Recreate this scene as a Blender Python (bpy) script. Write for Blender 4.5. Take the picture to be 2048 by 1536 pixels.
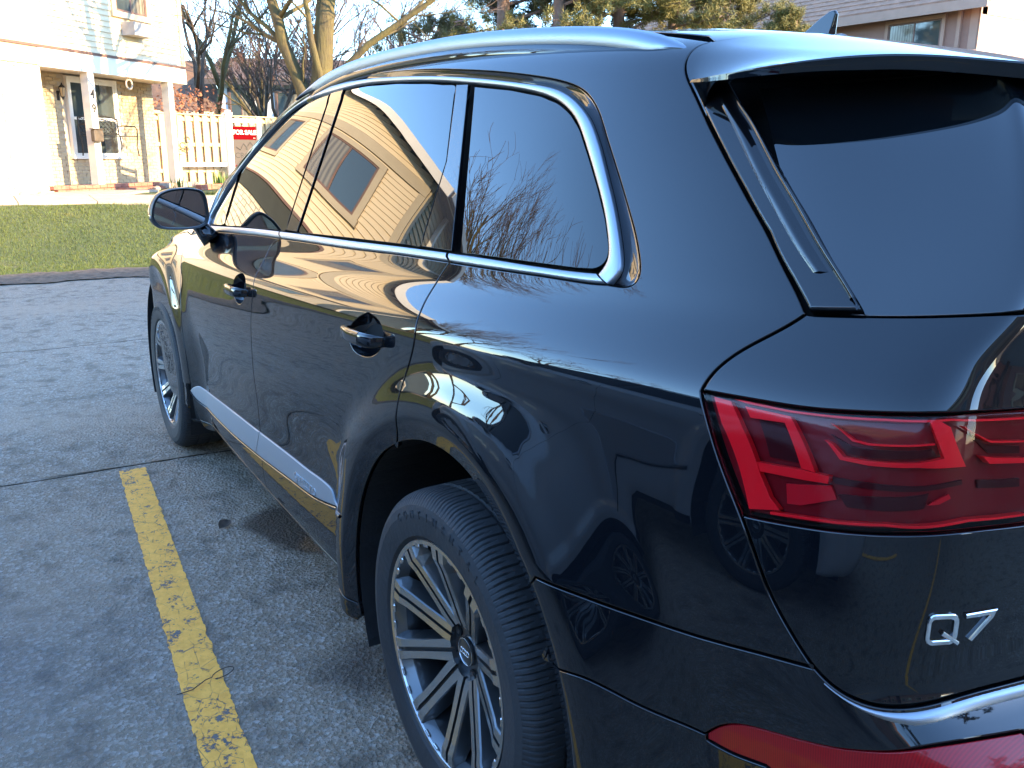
import bpy, bmesh, math, random
import numpy as np
from mathutils import Vector, Matrix, Euler, noise
from mathutils.geometry import delaunay_2d_cdt
from math import pi, sin, cos, radians as rad

random.seed(7)
for _o in list(bpy.data.objects):
    bpy.data.objects.remove(_o)
SC = bpy.context.scene
COL = SC.collection

# ------------------------------------------------------------------ camera, sky, sun, exposure
cam_d = bpy.data.cameras.new('camera')
cam_d.sensor_width = 36.0
cam_d.lens = 36.0 * 1750.1 / 2048.0
cam_d.clip_start = 0.02
cam_d.clip_end = 3000
cam = bpy.data.objects.new('camera', cam_d)
COL.objects.link(cam)
def cam_matrix(loc, yaw, pitch, roll):
    cy, sy, cp, sp = cos(yaw), sin(yaw), cos(pitch), sin(pitch)
    f = Vector((cy*cp, sy*cp, -sp)); r = Vector((sy, -cy, 0)); u = r.cross(f)
    r2 = r*cos(roll) + u*sin(roll); u2 = -r*sin(roll) + u*cos(roll)
    m = Matrix((r2, u2, -f)).transposed().to_4x4(); m.translation = loc
    return m
cam.matrix_world = cam_matrix(Vector((-1.52655, 1.72757, 1.45208)), -0.55699, 0.25635, 0.00881)
SC.camera = cam

SUN_EL = rad(17.5)
SUN_DIR = Vector((-.80*cos(SUN_EL)/.988, -.58*cos(SUN_EL)/.988, sin(SUN_EL))).normalized()   # towards the sun
world = bpy.data.worlds.new('World'); SC.world = world; world.use_nodes = True
wn = world.node_tree; wn.nodes.clear()
sky = wn.nodes.new('ShaderNodeTexSky'); sky.sky_type = 'NISHITA'; sky.sun_disc = False
sky.sun_elevation = SUN_EL; sky.sun_rotation = math.atan2(SUN_DIR.x, SUN_DIR.y)
sky.air_density = 1.0; sky.dust_density = .15; sky.ozone_density = 5.5
bg = wn.nodes.new('ShaderNodeBackground'); bg.inputs[1].default_value = .15
wo = wn.nodes.new('ShaderNodeOutputWorld')
tint = wn.nodes.new('ShaderNodeMix'); tint.data_type = 'RGBA'; tint.blend_type = 'MULTIPLY'; tint.inputs[0].default_value = 1.0; tint.inputs[7].default_value = (1.10, 1.0, .91, 1)
wn.links.new(sky.outputs[0], tint.inputs[6]); wn.links.new(tint.outputs[2], bg.inputs[0]); wn.links.new(bg.outputs[0], wo.inputs[0])
sun_d = bpy.data.lights.new('sun', 'SUN'); sun_d.energy = 2.0; sun_d.angle = rad(.55); sun_d.color = (1.0, .75, .44)
sun = bpy.data.objects.new('sun', sun_d); COL.objects.link(sun)
sun.rotation_euler = SUN_DIR.to_track_quat('Z', 'Y').to_euler()
SC.view_settings.view_transform = 'Standard'; SC.view_settings.look = 'None'
SC.view_settings.exposure = 3.4; SC.view_settings.gamma = 1.0
SC.view_settings.use_curve_mapping = False
SC.cycles.max_bounces = 8; SC.cycles.glossy_bounces = 5; SC.cycles.transparent_max_bounces = 16
SC.cycles.use_denoising = True

# ------------------------------------------------------------------ helpers
def tag(o, label=None, cat=None, group=None, kind=None):
    if label: o['label'] = label
    if cat: o['category'] = cat
    if group: o['group'] = group
    if kind: o['kind'] = kind
    return o
def empty(name, loc=(0, 0, 0), rz=0.0, **kw):
    o = bpy.data.objects.new(name, None); COL.objects.link(o)
    o.location = loc; o.rotation_euler = (0, 0, rz); o.empty_display_size = .1
    return tag(o, **kw)
def link_mesh(name, me, mat=None, parent=None, loc=None, rz=None):
    o = bpy.data.objects.new(name, me); COL.objects.link(o)
    if mat is not None and not me.materials: me.materials.append(mat)
    if parent: o.parent = parent
    if loc is not None: o.location = loc
    if rz is not None: o.rotation_euler = (0, 0, rz)
    return o
def mesh_obj(name, verts, faces, mat=None, parent=None, smooth=False, loc=None, rz=None):
    me = bpy.data.meshes.new(name)
    me.from_pydata([tuple(v) for v in verts], [], [tuple(f) for f in faces]); me.validate()
    if smooth: me.polygons.foreach_set('use_smooth', [True]*len(me.polygons))
    me.update()
    return link_mesh(name, me, mat, parent, loc, rz)
class MB:
    def __init__(s): s.v = []; s.f = []
    def add(s, vs, fs):
        n = len(s.v); s.v += [tuple(v) for v in vs]; s.f += [tuple(i+n for i in f) for f in fs]; return s
    def box(s, c, d, M=None):
        x, y, z = d[0]/2, d[1]/2, d[2]/2
        vs = [Vector((a*x, b*y, e*z)) for a in (-1, 1) for b in (-1, 1) for e in (-1, 1)]
        if M is not None: vs = [M @ v for v in vs]
        vs = [v + Vector(c) for v in vs]
        return s.add(vs, [(0,1,3,2), (4,6,7,5), (0,4,5,1), (2,3,7,6), (0,2,6,4), (1,5,7,3)])
    def bbox(s, c, d, b=.005, M=None):      # bevelled box
        x, y, z = d[0]/2, d[1]/2, d[2]/2; b = min(b, x*.9, y*.9, z*.9)
        bm = bmesh.new(); bmesh.ops.create_cube(bm, size=1)
        for v in bm.verts: v.co = Vector((v.co.x*2*x, v.co.y*2*y, v.co.z*2*z))
        bmesh.ops.bevel(bm, geom=bm.edges[:], offset=b, segments=1, affect='EDGES')
        vs = [v.co.copy() for v in bm.verts]
        if M is not None: vs = [M @ v for v in vs]
        fs = [[v.index for v in f.verts] for f in bm.faces]; bm.free()
        return s.add([v + Vector(c) for v in vs], fs)
    def tube(s, pts, rs, n=8, cap=True):
        pts = [Vector(p) for p in pts]
        if not hasattr(rs, '__len__'): rs = [rs]*len(pts)
        base = len(s.v); up = None
        for i, p in enumerate(pts):
            t = (pts[min(i+1, len(pts)-1)] - pts[max(i-1, 0)]).normalized()
            if up is None: up = t.orthogonal().normalized()
            up = (up - t*up.dot(t))
            up = up.normalized() if up.length > 1e-6 else t.orthogonal().normalized()
            w = t.cross(up)
            for k in range(n):
                a = 2*pi*k/n; s.v.append(tuple(p + (up*cos(a) + w*sin(a))*rs[i]))
        for i in range(len(pts)-1):
            for k in range(n):
                a = base+i*n+k; b = base+i*n+(k+1) % n
                s.f.append((a, b, b+n, a+n))
        if cap:
            s.f.append(tuple(base+k for k in reversed(range(n)))); s.f.append(tuple(base+(len(pts)-1)*n+k for k in range(n)))
        return s
    def build(s, name, mat=None, parent=None, smooth=False, **kw):
        return mesh_obj(name, s.v, s.f, mat, parent, smooth, **kw)
def auto_smooth(o, ang=35):
    me = o.data
    for p in me.polygons: p.use_smooth = True
    bm = bmesh.new(); bm.from_mesh(me)
    for e in bm.edges:
        e.smooth = not (len(e.link_faces) == 2 and e.calc_face_angle(0) > rad(ang))
    bm.to_mesh(me); bm.free(); return o
def text_obj(name, body, size, mat, parent=None, depth=.002, bold=0.0, M=None, align='CENTER', spacing=1.0):
    cu = bpy.data.curves.new(name, 'FONT'); cu.body = body; cu.size = size; cu.extrude = depth; cu.offset = bold
    cu.align_x = align; cu.align_y = 'CENTER'; cu.space_character = spacing; cu.resolution_u = 3
    o = bpy.data.objects.new(name, cu); COL.objects.link(o)
    bpy.context.view_layer.update()
    me = bpy.data.meshes.new_from_object(o.evaluated_get(bpy.context.evaluated_depsgraph_get()))
    bpy.data.objects.remove(o); bpy.data.curves.remove(cu)
    me.name = name; me.materials.clear()
    if M is not None: me.transform(M)
    return link_mesh(name, me, mat, parent)
def copy_tree(o, parent=None):
    c = o.copy(); COL.objects.link(c)
    if parent is not None: c.parent = parent
    for ch in [x for x in bpy.data.objects if x.parent == o]: copy_tree(ch, c)
    return c

# ------------------------------------------------------------------ materials
MATS = {}
def principled(name, col=(.5, .5, .5), rough=.5, metal=0.0, **kw):
    m = bpy.data.materials.new(name); m.use_nodes = True
    b = m.node_tree.nodes['Principled BSDF']
    b.inputs['Base Color'].default_value = (*col, 1); b.inputs['Roughness'].default_value = rough
    b.inputs['Metallic'].default_value = metal
    for k, v in kw.items(): b.inputs[k.replace('_', ' ')].default_value = v
    MATS[name] = m; return m
class NT:
    def __init__(s, m): s.m = m; s.t = m.node_tree; s.b = s.t.nodes['Principled BSDF']
    def n(s, typ, **kw):
        x = s.t.nodes.new('ShaderNode'+typ)
        for k, v in kw.items():
            if k in x.inputs: x.inputs[k].default_value = v
            else: setattr(x, k, v)
        return x
    def l(s, a, b): s.t.links.new(a, b)
    def co(s, scale=(1, 1, 1), rot=(0, 0, 0), kind='Object'):
        tc = s.n('TexCoord'); mp = s.n('Mapping'); mp.inputs['Scale'].default_value = scale; mp.inputs['Rotation'].default_value = rot
        s.l(tc.outputs[kind], mp.inputs[0]); return mp.outputs[0]
    def noise(s, co, scale, detail=4, rough=.55, dist=0):
        x = s.n('TexNoise'); x.inputs['Scale'].default_value = scale; x.inputs['Detail'].default_value = detail
        x.inputs['Roughness'].default_value = rough; x.inputs['Distortion'].default_value = dist
        s.l(co, x.inputs['Vector']); return x.outputs['Fac']
    def ramp(s, fac, stops):
        r = s.n('ValToRGB'); e = r.color_ramp.elements
        while len(e) < len(stops): e.new(.5)
        for i, (p, c) in enumerate(stops):
            e[i].position = p; e[i].color = (*c, 1) if len(c) == 3 else c
        s.l(fac, r.inputs[0]); return r.outputs[0]
    def mix(s, fac, a, b, mode='MIX'):
        x = s.n('Mix', data_type='RGBA', blend_type=mode)
        for inp, v in ((0, fac), (6, a), (7, b)):
            if hasattr(v, 'is_linked'): s.l(v, x.inputs[inp])
            elif hasattr(v, '__len__'): x.inputs[inp].default_value = (*v, 1) if len(v) == 3 else v
            else: x.inputs[inp].default_value = v
        return x.outputs[2]
    def math(s, op, a, b=None, c=None, clamp=False):
        x = s.n('Math', operation=op); x.use_clamp = clamp
        for i, v in enumerate((a, b, c)):
            if v is None: continue
            if hasattr(v, 'is_linked'): s.l(v, x.inputs[i])
            else: x.inputs[i].default_value = v
        return x.outputs[0]
    def bump(s, h, strength=.3, dist=.01):
        x = s.n('Bump'); x.inputs['Strength'].default_value = strength; x.inputs['Distance'].default_value = dist
        s.l(h, x.inputs['Height']); s.l(x.outputs[0], s.b.inputs['Normal']); return x
    def col(s, c): s.l(c, s.b.inputs['Base Color'])
    def rough(s, c): s.l(c, s.b.inputs['Roughness'])
def simple(name, col, rough=.6, var=.15, scale=6, bump=.0, bscale=40, metal=0, kind='Object', **kw):
    m = principled(name, col, rough, metal, **kw); t = NT(m); co = t.co(kind=kind)
    f = t.noise(co, scale, 5)
    c1 = tuple(c*(1-var) for c in col); c2 = tuple(min(1, c*(1+var)) for c in col)
    t.col(t.ramp(f, [(.3, c1), (.7, c2)]))
    if bump: t.bump(t.noise(co, bscale, 4), bump, .01)
    return m

# ---- body surface: a cubic B-spline net, one row per height, columns run front centre -> left side -> rear centre
XS=[3.55,3.35,2.95,2.45,1.95,1.45,.95,.45,.0,-.38,-.68,-.86]
XA,XB=3.55,-.86
ROWS=[ # W, z front, z mid(x=1), z at x=-.4, xF, xFc, xRc, xR, zR, taper
(.62,.26,.25,.25,3.60,3.30,-.70,-.93,.30,1.0),
(.865,.25,.232,.235,3.74,3.45,-.78,-1.00,.30,1.0),
(.915,.27,.262,.27,3.82,3.50,-.84,-1.075,.36,1.0),
(.935,.36,.335,.35,3.87,3.53,-.86,-1.105,.46,1.0),
(.936,.44,.42,.44,3.90,3.55,-.86,-1.125,.56,1.0),
(.943,.53,.52,.54,3.92,3.55,-.86,-1.13,.655,1.0),
(.957,.63,.64,.66,3.93,3.55,-.86,-1.125,.745,1.0),
(.960,.73,.77,.79,3.93,3.55,-.86,-1.105,.825,1.0),
(.954,.82,.90,.93,3.92,3.55,-.86,-1.115,.93,1.0),
(.943,.89,.985,1.04,3.90,3.53,-.86,-1.105,1.03,1.0),
(.941,.935,1.04,1.10,3.87,3.50,-.86,-1.095,1.11,1.05),
(.930,.965,1.07,1.135,3.80,3.45,-.86,-1.085,1.17,1.1),
(.897,1.01,1.112,1.18,3.55,3.25,-.86,-1.075,1.215,1.2),
(.869,1.065,1.15,1.215,3.18,3.00,-.85,-1.058,1.262,1.35),
(.852,1.11,1.195,1.25,3.02,2.82,-.835,-1.040,1.31,1.6),
(.830,1.16,1.25,1.295,2.92,2.74,-.81,-1.015,1.36,1.8),
(.790,1.28,1.35,1.385,2.70,2.52,-.765,-.975,1.425,2.0),
(.744,1.435,1.465,1.475,2.44,2.19,-.715,-.93,1.495,2.1),
(.692,1.575,1.588,1.550,2.16,1.89,-.665,-.88,1.552,2.1),
(.658,1.645,1.655,1.595,1.95,1.72,-.62,-.825,1.583,2.0),
(.608,1.695,1.705,1.635,1.70,1.42,-.575,-.76,1.603,1.8),
(.47,1.71,1.727,1.668,1.25,.95,-.48,-.63,1.626,1.5),
(.24,1.722,1.737,1.679,.9,.70,-.34,-.42,1.655,1.2),
(.0,1.724,1.739,1.682,.7,.55,-.25,-.33,1.668,1.0),
(-.24,1.722,1.737,1.679,.9,.70,-.34,-.42,1.655,1.2)]
TAP=dict(zip(XS,[.145,.072,.015,.002,.0,.0,.0,.0,.0,.009,.026,.05]))
BOW=(1.2,60.)
def make_net():
    N=[]
    for (W,zf,zm,zq,xF,xFc,xRc,xR,zR,tp) in ROWS:
        sg=1 if W>=0 else -1; A=abs(W)
        pc=np.polyfit([-.86,-.4,1.0,2.9,3.9],[(zq+zR)/2 if zR>zq else zq-.004,zq,zm,zf+(zm-zf)*.35,zf],3);zfun=lambda x:float(np.polyval(pc,x))
        row=[]
        row.append((xF-.01,-.36*W,zf-.004));row.append((xF,0,zf));row.append((xF-.01,.36*W,zf-.004));row.append((xF-.07*(xF-xFc)/.37,.70*W,zf-.012))
        row.append((xFc+.42*(xF-xFc),(.90 if tp<1.3 else .94)*W-.02*sg,zf-.01))
        for xs in XS:
            x=xRc+(xs-XB)/(XA-XB)*(xFc-xRc)
            w=W-sg*TAP[xs]*(tp if xs<1 else (1.0 if tp<1.15 else .12))*min(1,A/.5)
            row.append((x,w-sg*min(1,A/.5)*(x-BOW[0])**2/(2*BOW[1]),zfun(xs)))
        we=-sg*min(1,A/.5)*(XB-BOW[0])**2/(2*BOW[1])+W-sg*TAP[XS[-1]]*tp*min(1,A/.5)
        lo=1.0 if tp<=1.25 else .35 if tp<1.5 else 0.;row.append((xRc+(.72-.22*lo)*(xR-xRc),we-sg*(.045-.015*lo)*min(1,A/.5),zR))
        row.append((xR+.03+.055*lo,.78*W,zR+.002));row.append((xR+.025,.38*W,zR+.003));row.append((xR-.002,0,zR+.003));row.append((xR+.025,-.38*W,zR+.003))
        N.append(row)
    return np.array(N)
NET=make_net()          # rows x cols x 3
NV,NU=NET.shape[0]-3,NET.shape[1]-3
def bs(t):
    return np.stack([(1-t)**3/6,(3*t**3-6*t**2+4)/6,(-3*t**3+3*t**2+3*t+1)/6,t**3/6],-1)
def base(u,v):
    u=np.clip(np.asarray(u,float),0,NU-1e-6);v=np.clip(np.asarray(v,float),0,NV-1e-6)
    i=u.astype(int);j=v.astype(int);bu=bs(u-i);bv=bs(v-j)
    P=np.zeros(u.shape+(3,))
    for a in range(4):
        for b in range(4):
            P+=(bu[...,a]*bv[...,b])[...,None]*NET[j+b,i+a]
    return P
def sstep(x,a,b):
    t=np.clip((x-a)/(b-a),0,1);return t*t*t*(t*(6*t-15)+10)
WZ=.381
def disp(P):
    x,z=P[...,0],P[...,2];d=np.zeros(x.shape)
    side=sstep(np.abs(P[...,1]),.80,.88)*(1-sstep(-x,.84,1.0))
    for xc,R0 in((0.,.640),(2.995,.625)):
        dx=x-xc
        r=np.hypot(dx,(z-WZ))
        Re=R0+np.where(dx<0,.05,0.)*sstep(-dx,0,.5)
        tgt=.976-.012*sstep(r,.53,.66)-.11*np.maximum(z-.78,0)
        wd=.06+.09*sstep(-dx,.15,.5)
        bl=1-sstep(r,Re-wd,Re+wd*.8)
        base_y=np.abs(P[...,1])
        up=1-sstep(z,1.02,1.10)
        d=np.maximum(d,np.maximum(tgt-base_y,0)*bl*up*side*(1-sstep(x,3.2,3.6)))
        q=(.532-r)/.05;lipd=.5*(q+np.sqrt(q*q+.012));lipd=1.5-.5*((1.5-lipd)+np.sqrt((1.5-lipd)**2+.02))
        d=d-.020*lipd*side*(1-sstep(z,1.0,1.05))
    # concave lower door, between the wheels
    m=sstep(x,.42,.75)*(1-sstep(x,2.2,2.45))
    d=d-.016*m*np.exp(-((z-.62)/.11)**2)*side
    return d
def S(u,v):
    P=base(u,v);d=disp(P);P=P.copy();P[...,0]-=.075*sstep(-P[...,0],.76,1.04)*(1-sstep(P[...,2],.715,.835))*sstep(P[...,2],.30,.45);P[...,1]+=d*np.sign(P[...,1]);return P
def NRM(u,v,e=2e-3):
    a=S(np.minimum(u+e,NU),v)-S(np.maximum(u-e,0),v);b=S(u,np.minimum(v+e,NV))-S(u,np.maximum(v-e,0))
    n=np.cross(a,b);n/=np.linalg.norm(n,axis=-1,keepdims=True)+1e-12
    return n

DATA={
'FA':[[5.4469,12.038],[6.0559,11.0911],[6.4301,10.2015],[6.6148,9.5346],[6.7523,8.1917],[6.8533,7.1039],[6.9296,6.3465],[6.9577,5.8049],[7.0104,5.114],[7.0661,4.4526],[7.1183,3.3216]],
'AB':[[8.4312,13.1535],[8.403,13.071],[8.3337,12.4731],[8.8085,10.945],[9.0578,10.0409],[9.1468,9.0803],[9.1436,8.1296],[9.1494,7.4386],[9.1654,6.8725],[9.1787,6.343],[9.1548,5.7723],[9.1001,5.1644],[9.0844,4.4976],[9.1129,3.9578]],
'BC':[[11.264,13.2156],[11.2555,12.904],[11.2558,12.3853],[11.3811,11.3462],[11.5527,10.2891],[11.6304,9.5208],[11.6495,8.7114],[11.6243,8.1569],[11.6052,7.7447],[11.5884,7.4456],[11.5914,7.1948],[11.5914,6.6166],[11.53,6.1959]],
'CBOT':[[5.4469,12.038],[6.3507,12.7612],[7.0656,12.9864],[7.8451,13.1192],[8.4312,13.1535],[9.0941,13.1787],[9.8641,13.1663],[10.6223,13.1932],[11.2756,13.1302],[11.8216,13.0417],[12.237,12.9717],[12.6498,12.8669],[12.8157,12.8774]],
'SURR':[[12.8157,12.8774],[12.9207,12.8437],[12.9987,12.7809],[13.0431,12.8175],[13.0578,12.9689],[13.0423,13.3842],[12.944,14.156],[12.7499,14.8937],[12.5088,15.5669],[12.2305,16.2065],[12.0581,16.58],[11.9004,16.8563],[11.6805,17.1607],[11.2819,17.4456],[10.514,17.7611],[9.7159,18.0007],[8.7354,18.2465],[7.5189,18.4549],[6.2469,18.6464],[4.9178,18.5482],[4.749,18.0012],[4.436,17.2671],[4.1609,16.6345],[4.4255,15.9133],[4.28,15.2729],[5.0803,14.3561],[5.4623,13.5876],[5.9295,12.5132]],
'COUT':[[12.804,12.8977],[12.851,13.0643],[12.8679,13.2621],[12.8652,13.4555],[12.8146,13.9893],[12.6939,14.6161],[12.5291,15.1835],[12.2675,15.8799],[12.0073,16.4186],[11.8236,16.7043],[11.6105,16.974],[11.3847,17.191],[11.0924,17.3546],[10.5884,17.5296],[9.8303,17.7719],[9.0557,17.9705],[7.974,18.1954],[6.659,18.419],[5.2481,18.5251],[5.1082,17.9054],[4.9187,17.1701],[4.7756,16.5446],[4.803,15.8447],[4.9935,15.1797],[5.2696,14.3314],[5.4731,13.7512],[5.9444,12.609]],
'CIN':[[12.687,13.2578],[12.7324,13.3737],[12.7528,13.5375],[12.7495,13.7252],[12.7169,14.0139],[12.5949,14.6429],[12.4125,15.2156],[12.173,15.7948],[11.8874,16.3727],[11.7948,16.527],[11.6744,16.6885],[11.4313,16.9464],[11.1254,17.1532],[10.614,17.3656],[9.9281,17.5739],[9.1243,17.7923],[8.1151,17.9802],[7.1382,18.1101],[6.2957,18.0279],[5.414,17.8213],[4.9537,17.2416],[4.7784,16.5698],[4.6506,15.8841],[4.9795,15.2006],[5.3211,14.4054],[5.4092,13.9105],[5.736,13.2187]],
'CBI':[[5.7037,13.2271],[6.7915,13.4187],[7.6136,13.5306],[8.2231,13.5648],[8.9124,13.5868],[9.7121,13.572],[10.5014,13.568],[11.156,13.5254],[11.7277,13.4335],[12.0037,13.3616],[12.5074,13.2644],[12.6793,13.2702]],
'SILLTOP':[[7.1173,2.9995],[7.1442,3.154],[7.1959,3.2843],[7.2681,3.3886],[7.4632,3.3929],[8.2362,3.7052],[9.1129,3.9578],[9.7118,4.0963],[10.0809,4.1419],[10.3291,4.192],[10.4578,4.1837],[10.5294,4.1275],[10.5745,3.8876],[10.8259,4.0523]],
'SILLBOT':[[7.1173,2.9995],[7.3314,2.5207],[8.1533,2.6451],[8.9694,2.9605],[9.6796,3.2843],[10.2289,3.5085],[10.8259,4.0523]],
'HS':[[12.864,18.8615],[12.733,18.7287],[12.7083,18.523],[12.7137,18.3544],[12.7336,18.1164],[12.7672,17.8351],[12.8209,17.5398],[12.8938,17.2752],[13.1129,16.6469],[13.4635,15.7715],[13.7481,15.0296],[14.0119,14.269],[14.2409,13.2833],[14.4093,12.4029]],
'HS2':[[14.4093,12.4029],[14.342,12.132],[14.181,11.5684],[14.0644,11.101],[14.009,10.7017],[13.9823,10.4015],[13.97,10.0446],[13.9776,9.7287]],
'HS3':[[13.9776,9.7287],[14.0689,9.0198],[14.1644,8.3803],[14.2635,7.983],[14.3679,7.6788],[14.4745,7.4087],[14.5988,7.0863],[14.7156,6.7842],[14.9036,6.4649],[15.0849,6.2083],[15.2281,6.0154],[15.28,5.9223],[15.3259,5.8478],[15.375,5.7932],[15.4343,5.7534],[15.5029,5.7312],[15.5843,5.7154],[15.7779,5.7247],[15.9991,5.7417],[16.3971,5.777],[16.7416,5.8352],[16.9779,5.8428],[17.1573,5.8349]],
'WB':[[14.4106,12.3876],[14.6234,12.3993],[14.899,12.4157],[15.3795,12.3926],[15.8137,12.3858],[16.3874,12.3811]],
'LT':[[14.001,9.7179],[14.0788,9.7238],[14.383,9.754],[14.7797,9.7808],[15.1978,9.8782],[15.8316,9.9701],[16.4871,9.9859],[16.9308,9.9232]],
'LB':[[14.456,7.5172],[14.5958,7.5427],[14.8306,7.602],[15.1074,7.6766],[15.4015,7.7704],[15.6999,7.8714],[16.0366,7.9704],[16.573,8.0304],[16.9982,7.9955]],
'BL':[[13.095,5.7033],[13.2142,5.727],[13.5411,5.7368],[13.9918,5.7377],[14.395,5.8481],[14.8283,5.9596],[15.228,6.0093]],
'BL2':[[13.0479,4.2685],[13.4281,4.6252],[13.6175,4.6373],[13.935,4.4968],[14.1213,4.4433],[14.3095,4.4053]],
'LAMP2T':[[14.3093,4.4213],[14.3564,4.5665],[14.4647,4.7168],[14.6398,4.84],[14.8198,4.8977],[15.0504,4.9776],[15.214,5.0352],[15.3753,5.1248],[15.6006,5.2481],[16.0857,5.3721],[16.6232,5.3954],[16.9815,5.3663]],
'LAMP2B':[[14.3106,4.325],[14.42,4.2567],[14.6819,4.3123],[14.8025,4.3375]],
'BLADE':[[12.9113,17.3046],[13.2385,17.4959],[13.4996,16.737],[13.7486,16.1699],[14.0573,15.3358],[14.3404,14.5793],[14.6212,13.6243],[14.8965,12.4443],[14.4413,12.4102],[14.237,13.3646],[14.0084,14.3239],[13.7438,15.0722],[13.4568,15.8172],[13.1035,16.7023]],
'GLF':[[5.9882,18.025],[6.4726,17.4526],[6.7263,17.0526],[6.9274,16.7371],[7.1077,16.459],[7.2754,16.1967],[7.4346,15.9382],[7.587,15.6759],[7.7318,15.4056],[7.8669,15.1235],[7.9897,14.8252],[8.0991,14.502],[8.1957,14.1346],[8.2797,13.6743],[7.9425,13.6364],[7.5754,13.5928],[7.2136,13.5648],[6.817,13.5332],[6.3697,13.4978],[6.1721,14.1292],[5.9416,14.59],[5.73,14.9193],[5.4781,15.2203],[5.1644,15.5043],[4.7136,15.7822],[4.7214,16.0284],[4.7116,16.2716],[4.6804,16.5189],[4.8411,16.7258],[4.9609,16.948],[5.0435,17.1988],[5.3162,17.4517],[5.47,17.751],[5.7607,17.8834]],
'GLT':[[4.3693,15.7264],[5.0996,15.37],[5.4977,15.0103],[5.7999,14.6143],[6.0455,14.1475],[6.2532,13.5055],[5.6712,13.4514],[5.5353,13.9727],[5.3855,14.3582],[5.1717,14.7996],[4.8856,15.181],[4.6899,15.4557]],
'GLR':[[6.6148,18.0095],[6.9218,18.0234],[7.2052,18.0425],[7.5439,17.9957],[7.8538,17.9584],[8.1405,17.9287],[8.4499,17.8621],[8.734,17.8049],[8.9974,17.7553],[9.3066,17.6648],[9.5894,17.5855],[9.7362,17.23],[9.86,16.9381],[9.9755,16.6851],[10.0855,16.4515],[10.1908,16.2272],[10.2921,16.0057],[10.3895,15.7825],[10.4535,15.5571],[10.5133,15.3273],[10.5679,15.0924],[10.6161,14.8516],[10.6579,14.6013],[10.6942,14.3339],[10.7254,14.0355],[10.752,13.6783],[10.6132,13.6848],[10.4693,13.6908],[10.3234,13.6953],[10.1714,13.699],[10.0124,13.702],[9.8456,13.7041],[9.6702,13.7053],[9.4849,13.7009],[9.2894,13.6951],[9.083,13.6879],[8.8645,13.6792],[8.6328,13.6687],[8.5639,14.1005],[8.4848,14.4484],[8.395,14.7551],[8.2941,15.0385],[8.1821,15.3069],[8.0612,15.5642],[7.9337,15.8131],[7.8009,16.0563],[7.6633,16.2979],[7.5189,16.5457],[7.3646,16.8104],[7.1941,17.1129],[6.9819,17.4923]],
'BPIL':[[6.0747,18.0524],[6.4669,18.0961],[6.8892,17.5471],[7.1161,17.1516],[7.293,16.8401],[7.4518,16.5707],[7.5999,16.3201],[7.7406,16.0765],[7.8762,15.832],[8.0065,15.5821],[8.1301,15.3238],[8.2448,15.0544],[8.3484,14.77],[8.4405,14.4625],[8.5217,14.1142],[8.5924,13.6827],[8.3278,13.6873],[8.2457,14.1453],[8.1511,14.5119],[8.0437,14.8351],[7.923,15.1336],[7.7901,15.4161],[7.6478,15.6869],[7.498,15.9497],[7.3418,16.2087],[7.1773,16.4719],[7.0006,16.7513],[6.8038,17.0695],[6.5546,17.474]],
'CPIL':[[9.6199,17.5984],[9.8412,17.5839],[9.9841,17.2216],[10.1055,16.9245],[10.2193,16.6667],[10.3279,16.4281],[10.4321,16.1986],[10.5323,15.9715],[10.6283,15.7426],[10.7193,15.5109],[10.8042,15.2761],[10.8819,15.0377],[10.952,14.7949],[11.0149,14.5434],[11.0717,14.2751],[11.1229,13.9754],[11.1695,13.6175],[11.0436,13.6346],[10.9139,13.6513],[10.7802,13.6677],[10.7537,14.0238],[10.7228,14.321],[10.687,14.5872],[10.6458,14.836],[10.5984,15.0752],[10.5446,15.3085],[10.4856,15.537],[10.4223,15.7611],[10.3249,15.9887],[10.2234,16.2143],[10.1179,16.4425],[10.0078,16.68],[9.8921,16.9373],[9.768,17.2348]],
'GLQ':[[9.9733,17.4993],[10.198,17.4346],[10.4097,17.3754],[10.6107,17.3208],[10.782,17.2481],[10.9467,17.18],[11.106,17.1156],[11.2583,17.0114],[11.4055,16.9137],[11.6395,16.67],[11.7472,16.5149],[11.8508,16.3653],[11.951,16.1727],[12.0463,15.9834],[12.1367,15.7959],[12.2229,15.6006],[12.3037,15.4069],[12.3793,15.2145],[12.4452,15.0233],[12.5065,14.8324],[12.5639,14.6395],[12.6056,14.4542],[12.6449,14.2607],[12.6821,14.0535],[12.6995,13.8469],[12.6846,13.6367],[12.6233,13.4516],[12.5331,13.4415],[12.4415,13.4305],[12.3304,13.4512],[12.2166,13.4714],[12.1,13.4912],[11.9801,13.5103],[11.869,13.5282],[11.755,13.5457],[11.6378,13.5626],[11.5172,13.5789],[11.3931,13.5948],[11.2652,13.6101],[11.2192,13.9631],[11.1689,14.2592],[11.1132,14.5242],[11.0516,14.7726],[10.9833,15.0122],[10.9075,15.2476],[10.8247,15.4798],[10.7358,15.7091],[10.6418,15.9359],[10.5436,16.1608],[10.4415,16.3872],[10.3352,16.6213],[10.224,16.872],[10.1066,17.1563]],
'E1':[[14.0517,9.6563],[14.1835,9.6276],[14.3205,8.972],[14.519,8.1232],[14.6229,7.8348],[14.7211,7.7042],[14.6144,7.6534],[14.4691,7.586],[14.1635,8.9187]],
'E2':[[14.2977,9.5637],[14.6677,9.5409],[14.9697,8.4238],[14.8413,8.431],[14.6363,9.3278],[14.3649,9.261]],
'E3':[[14.4761,8.325],[14.8558,8.4121],[15.0952,8.4321],[15.092,8.3016],[14.8685,8.2442],[14.5109,8.1774]],
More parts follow.
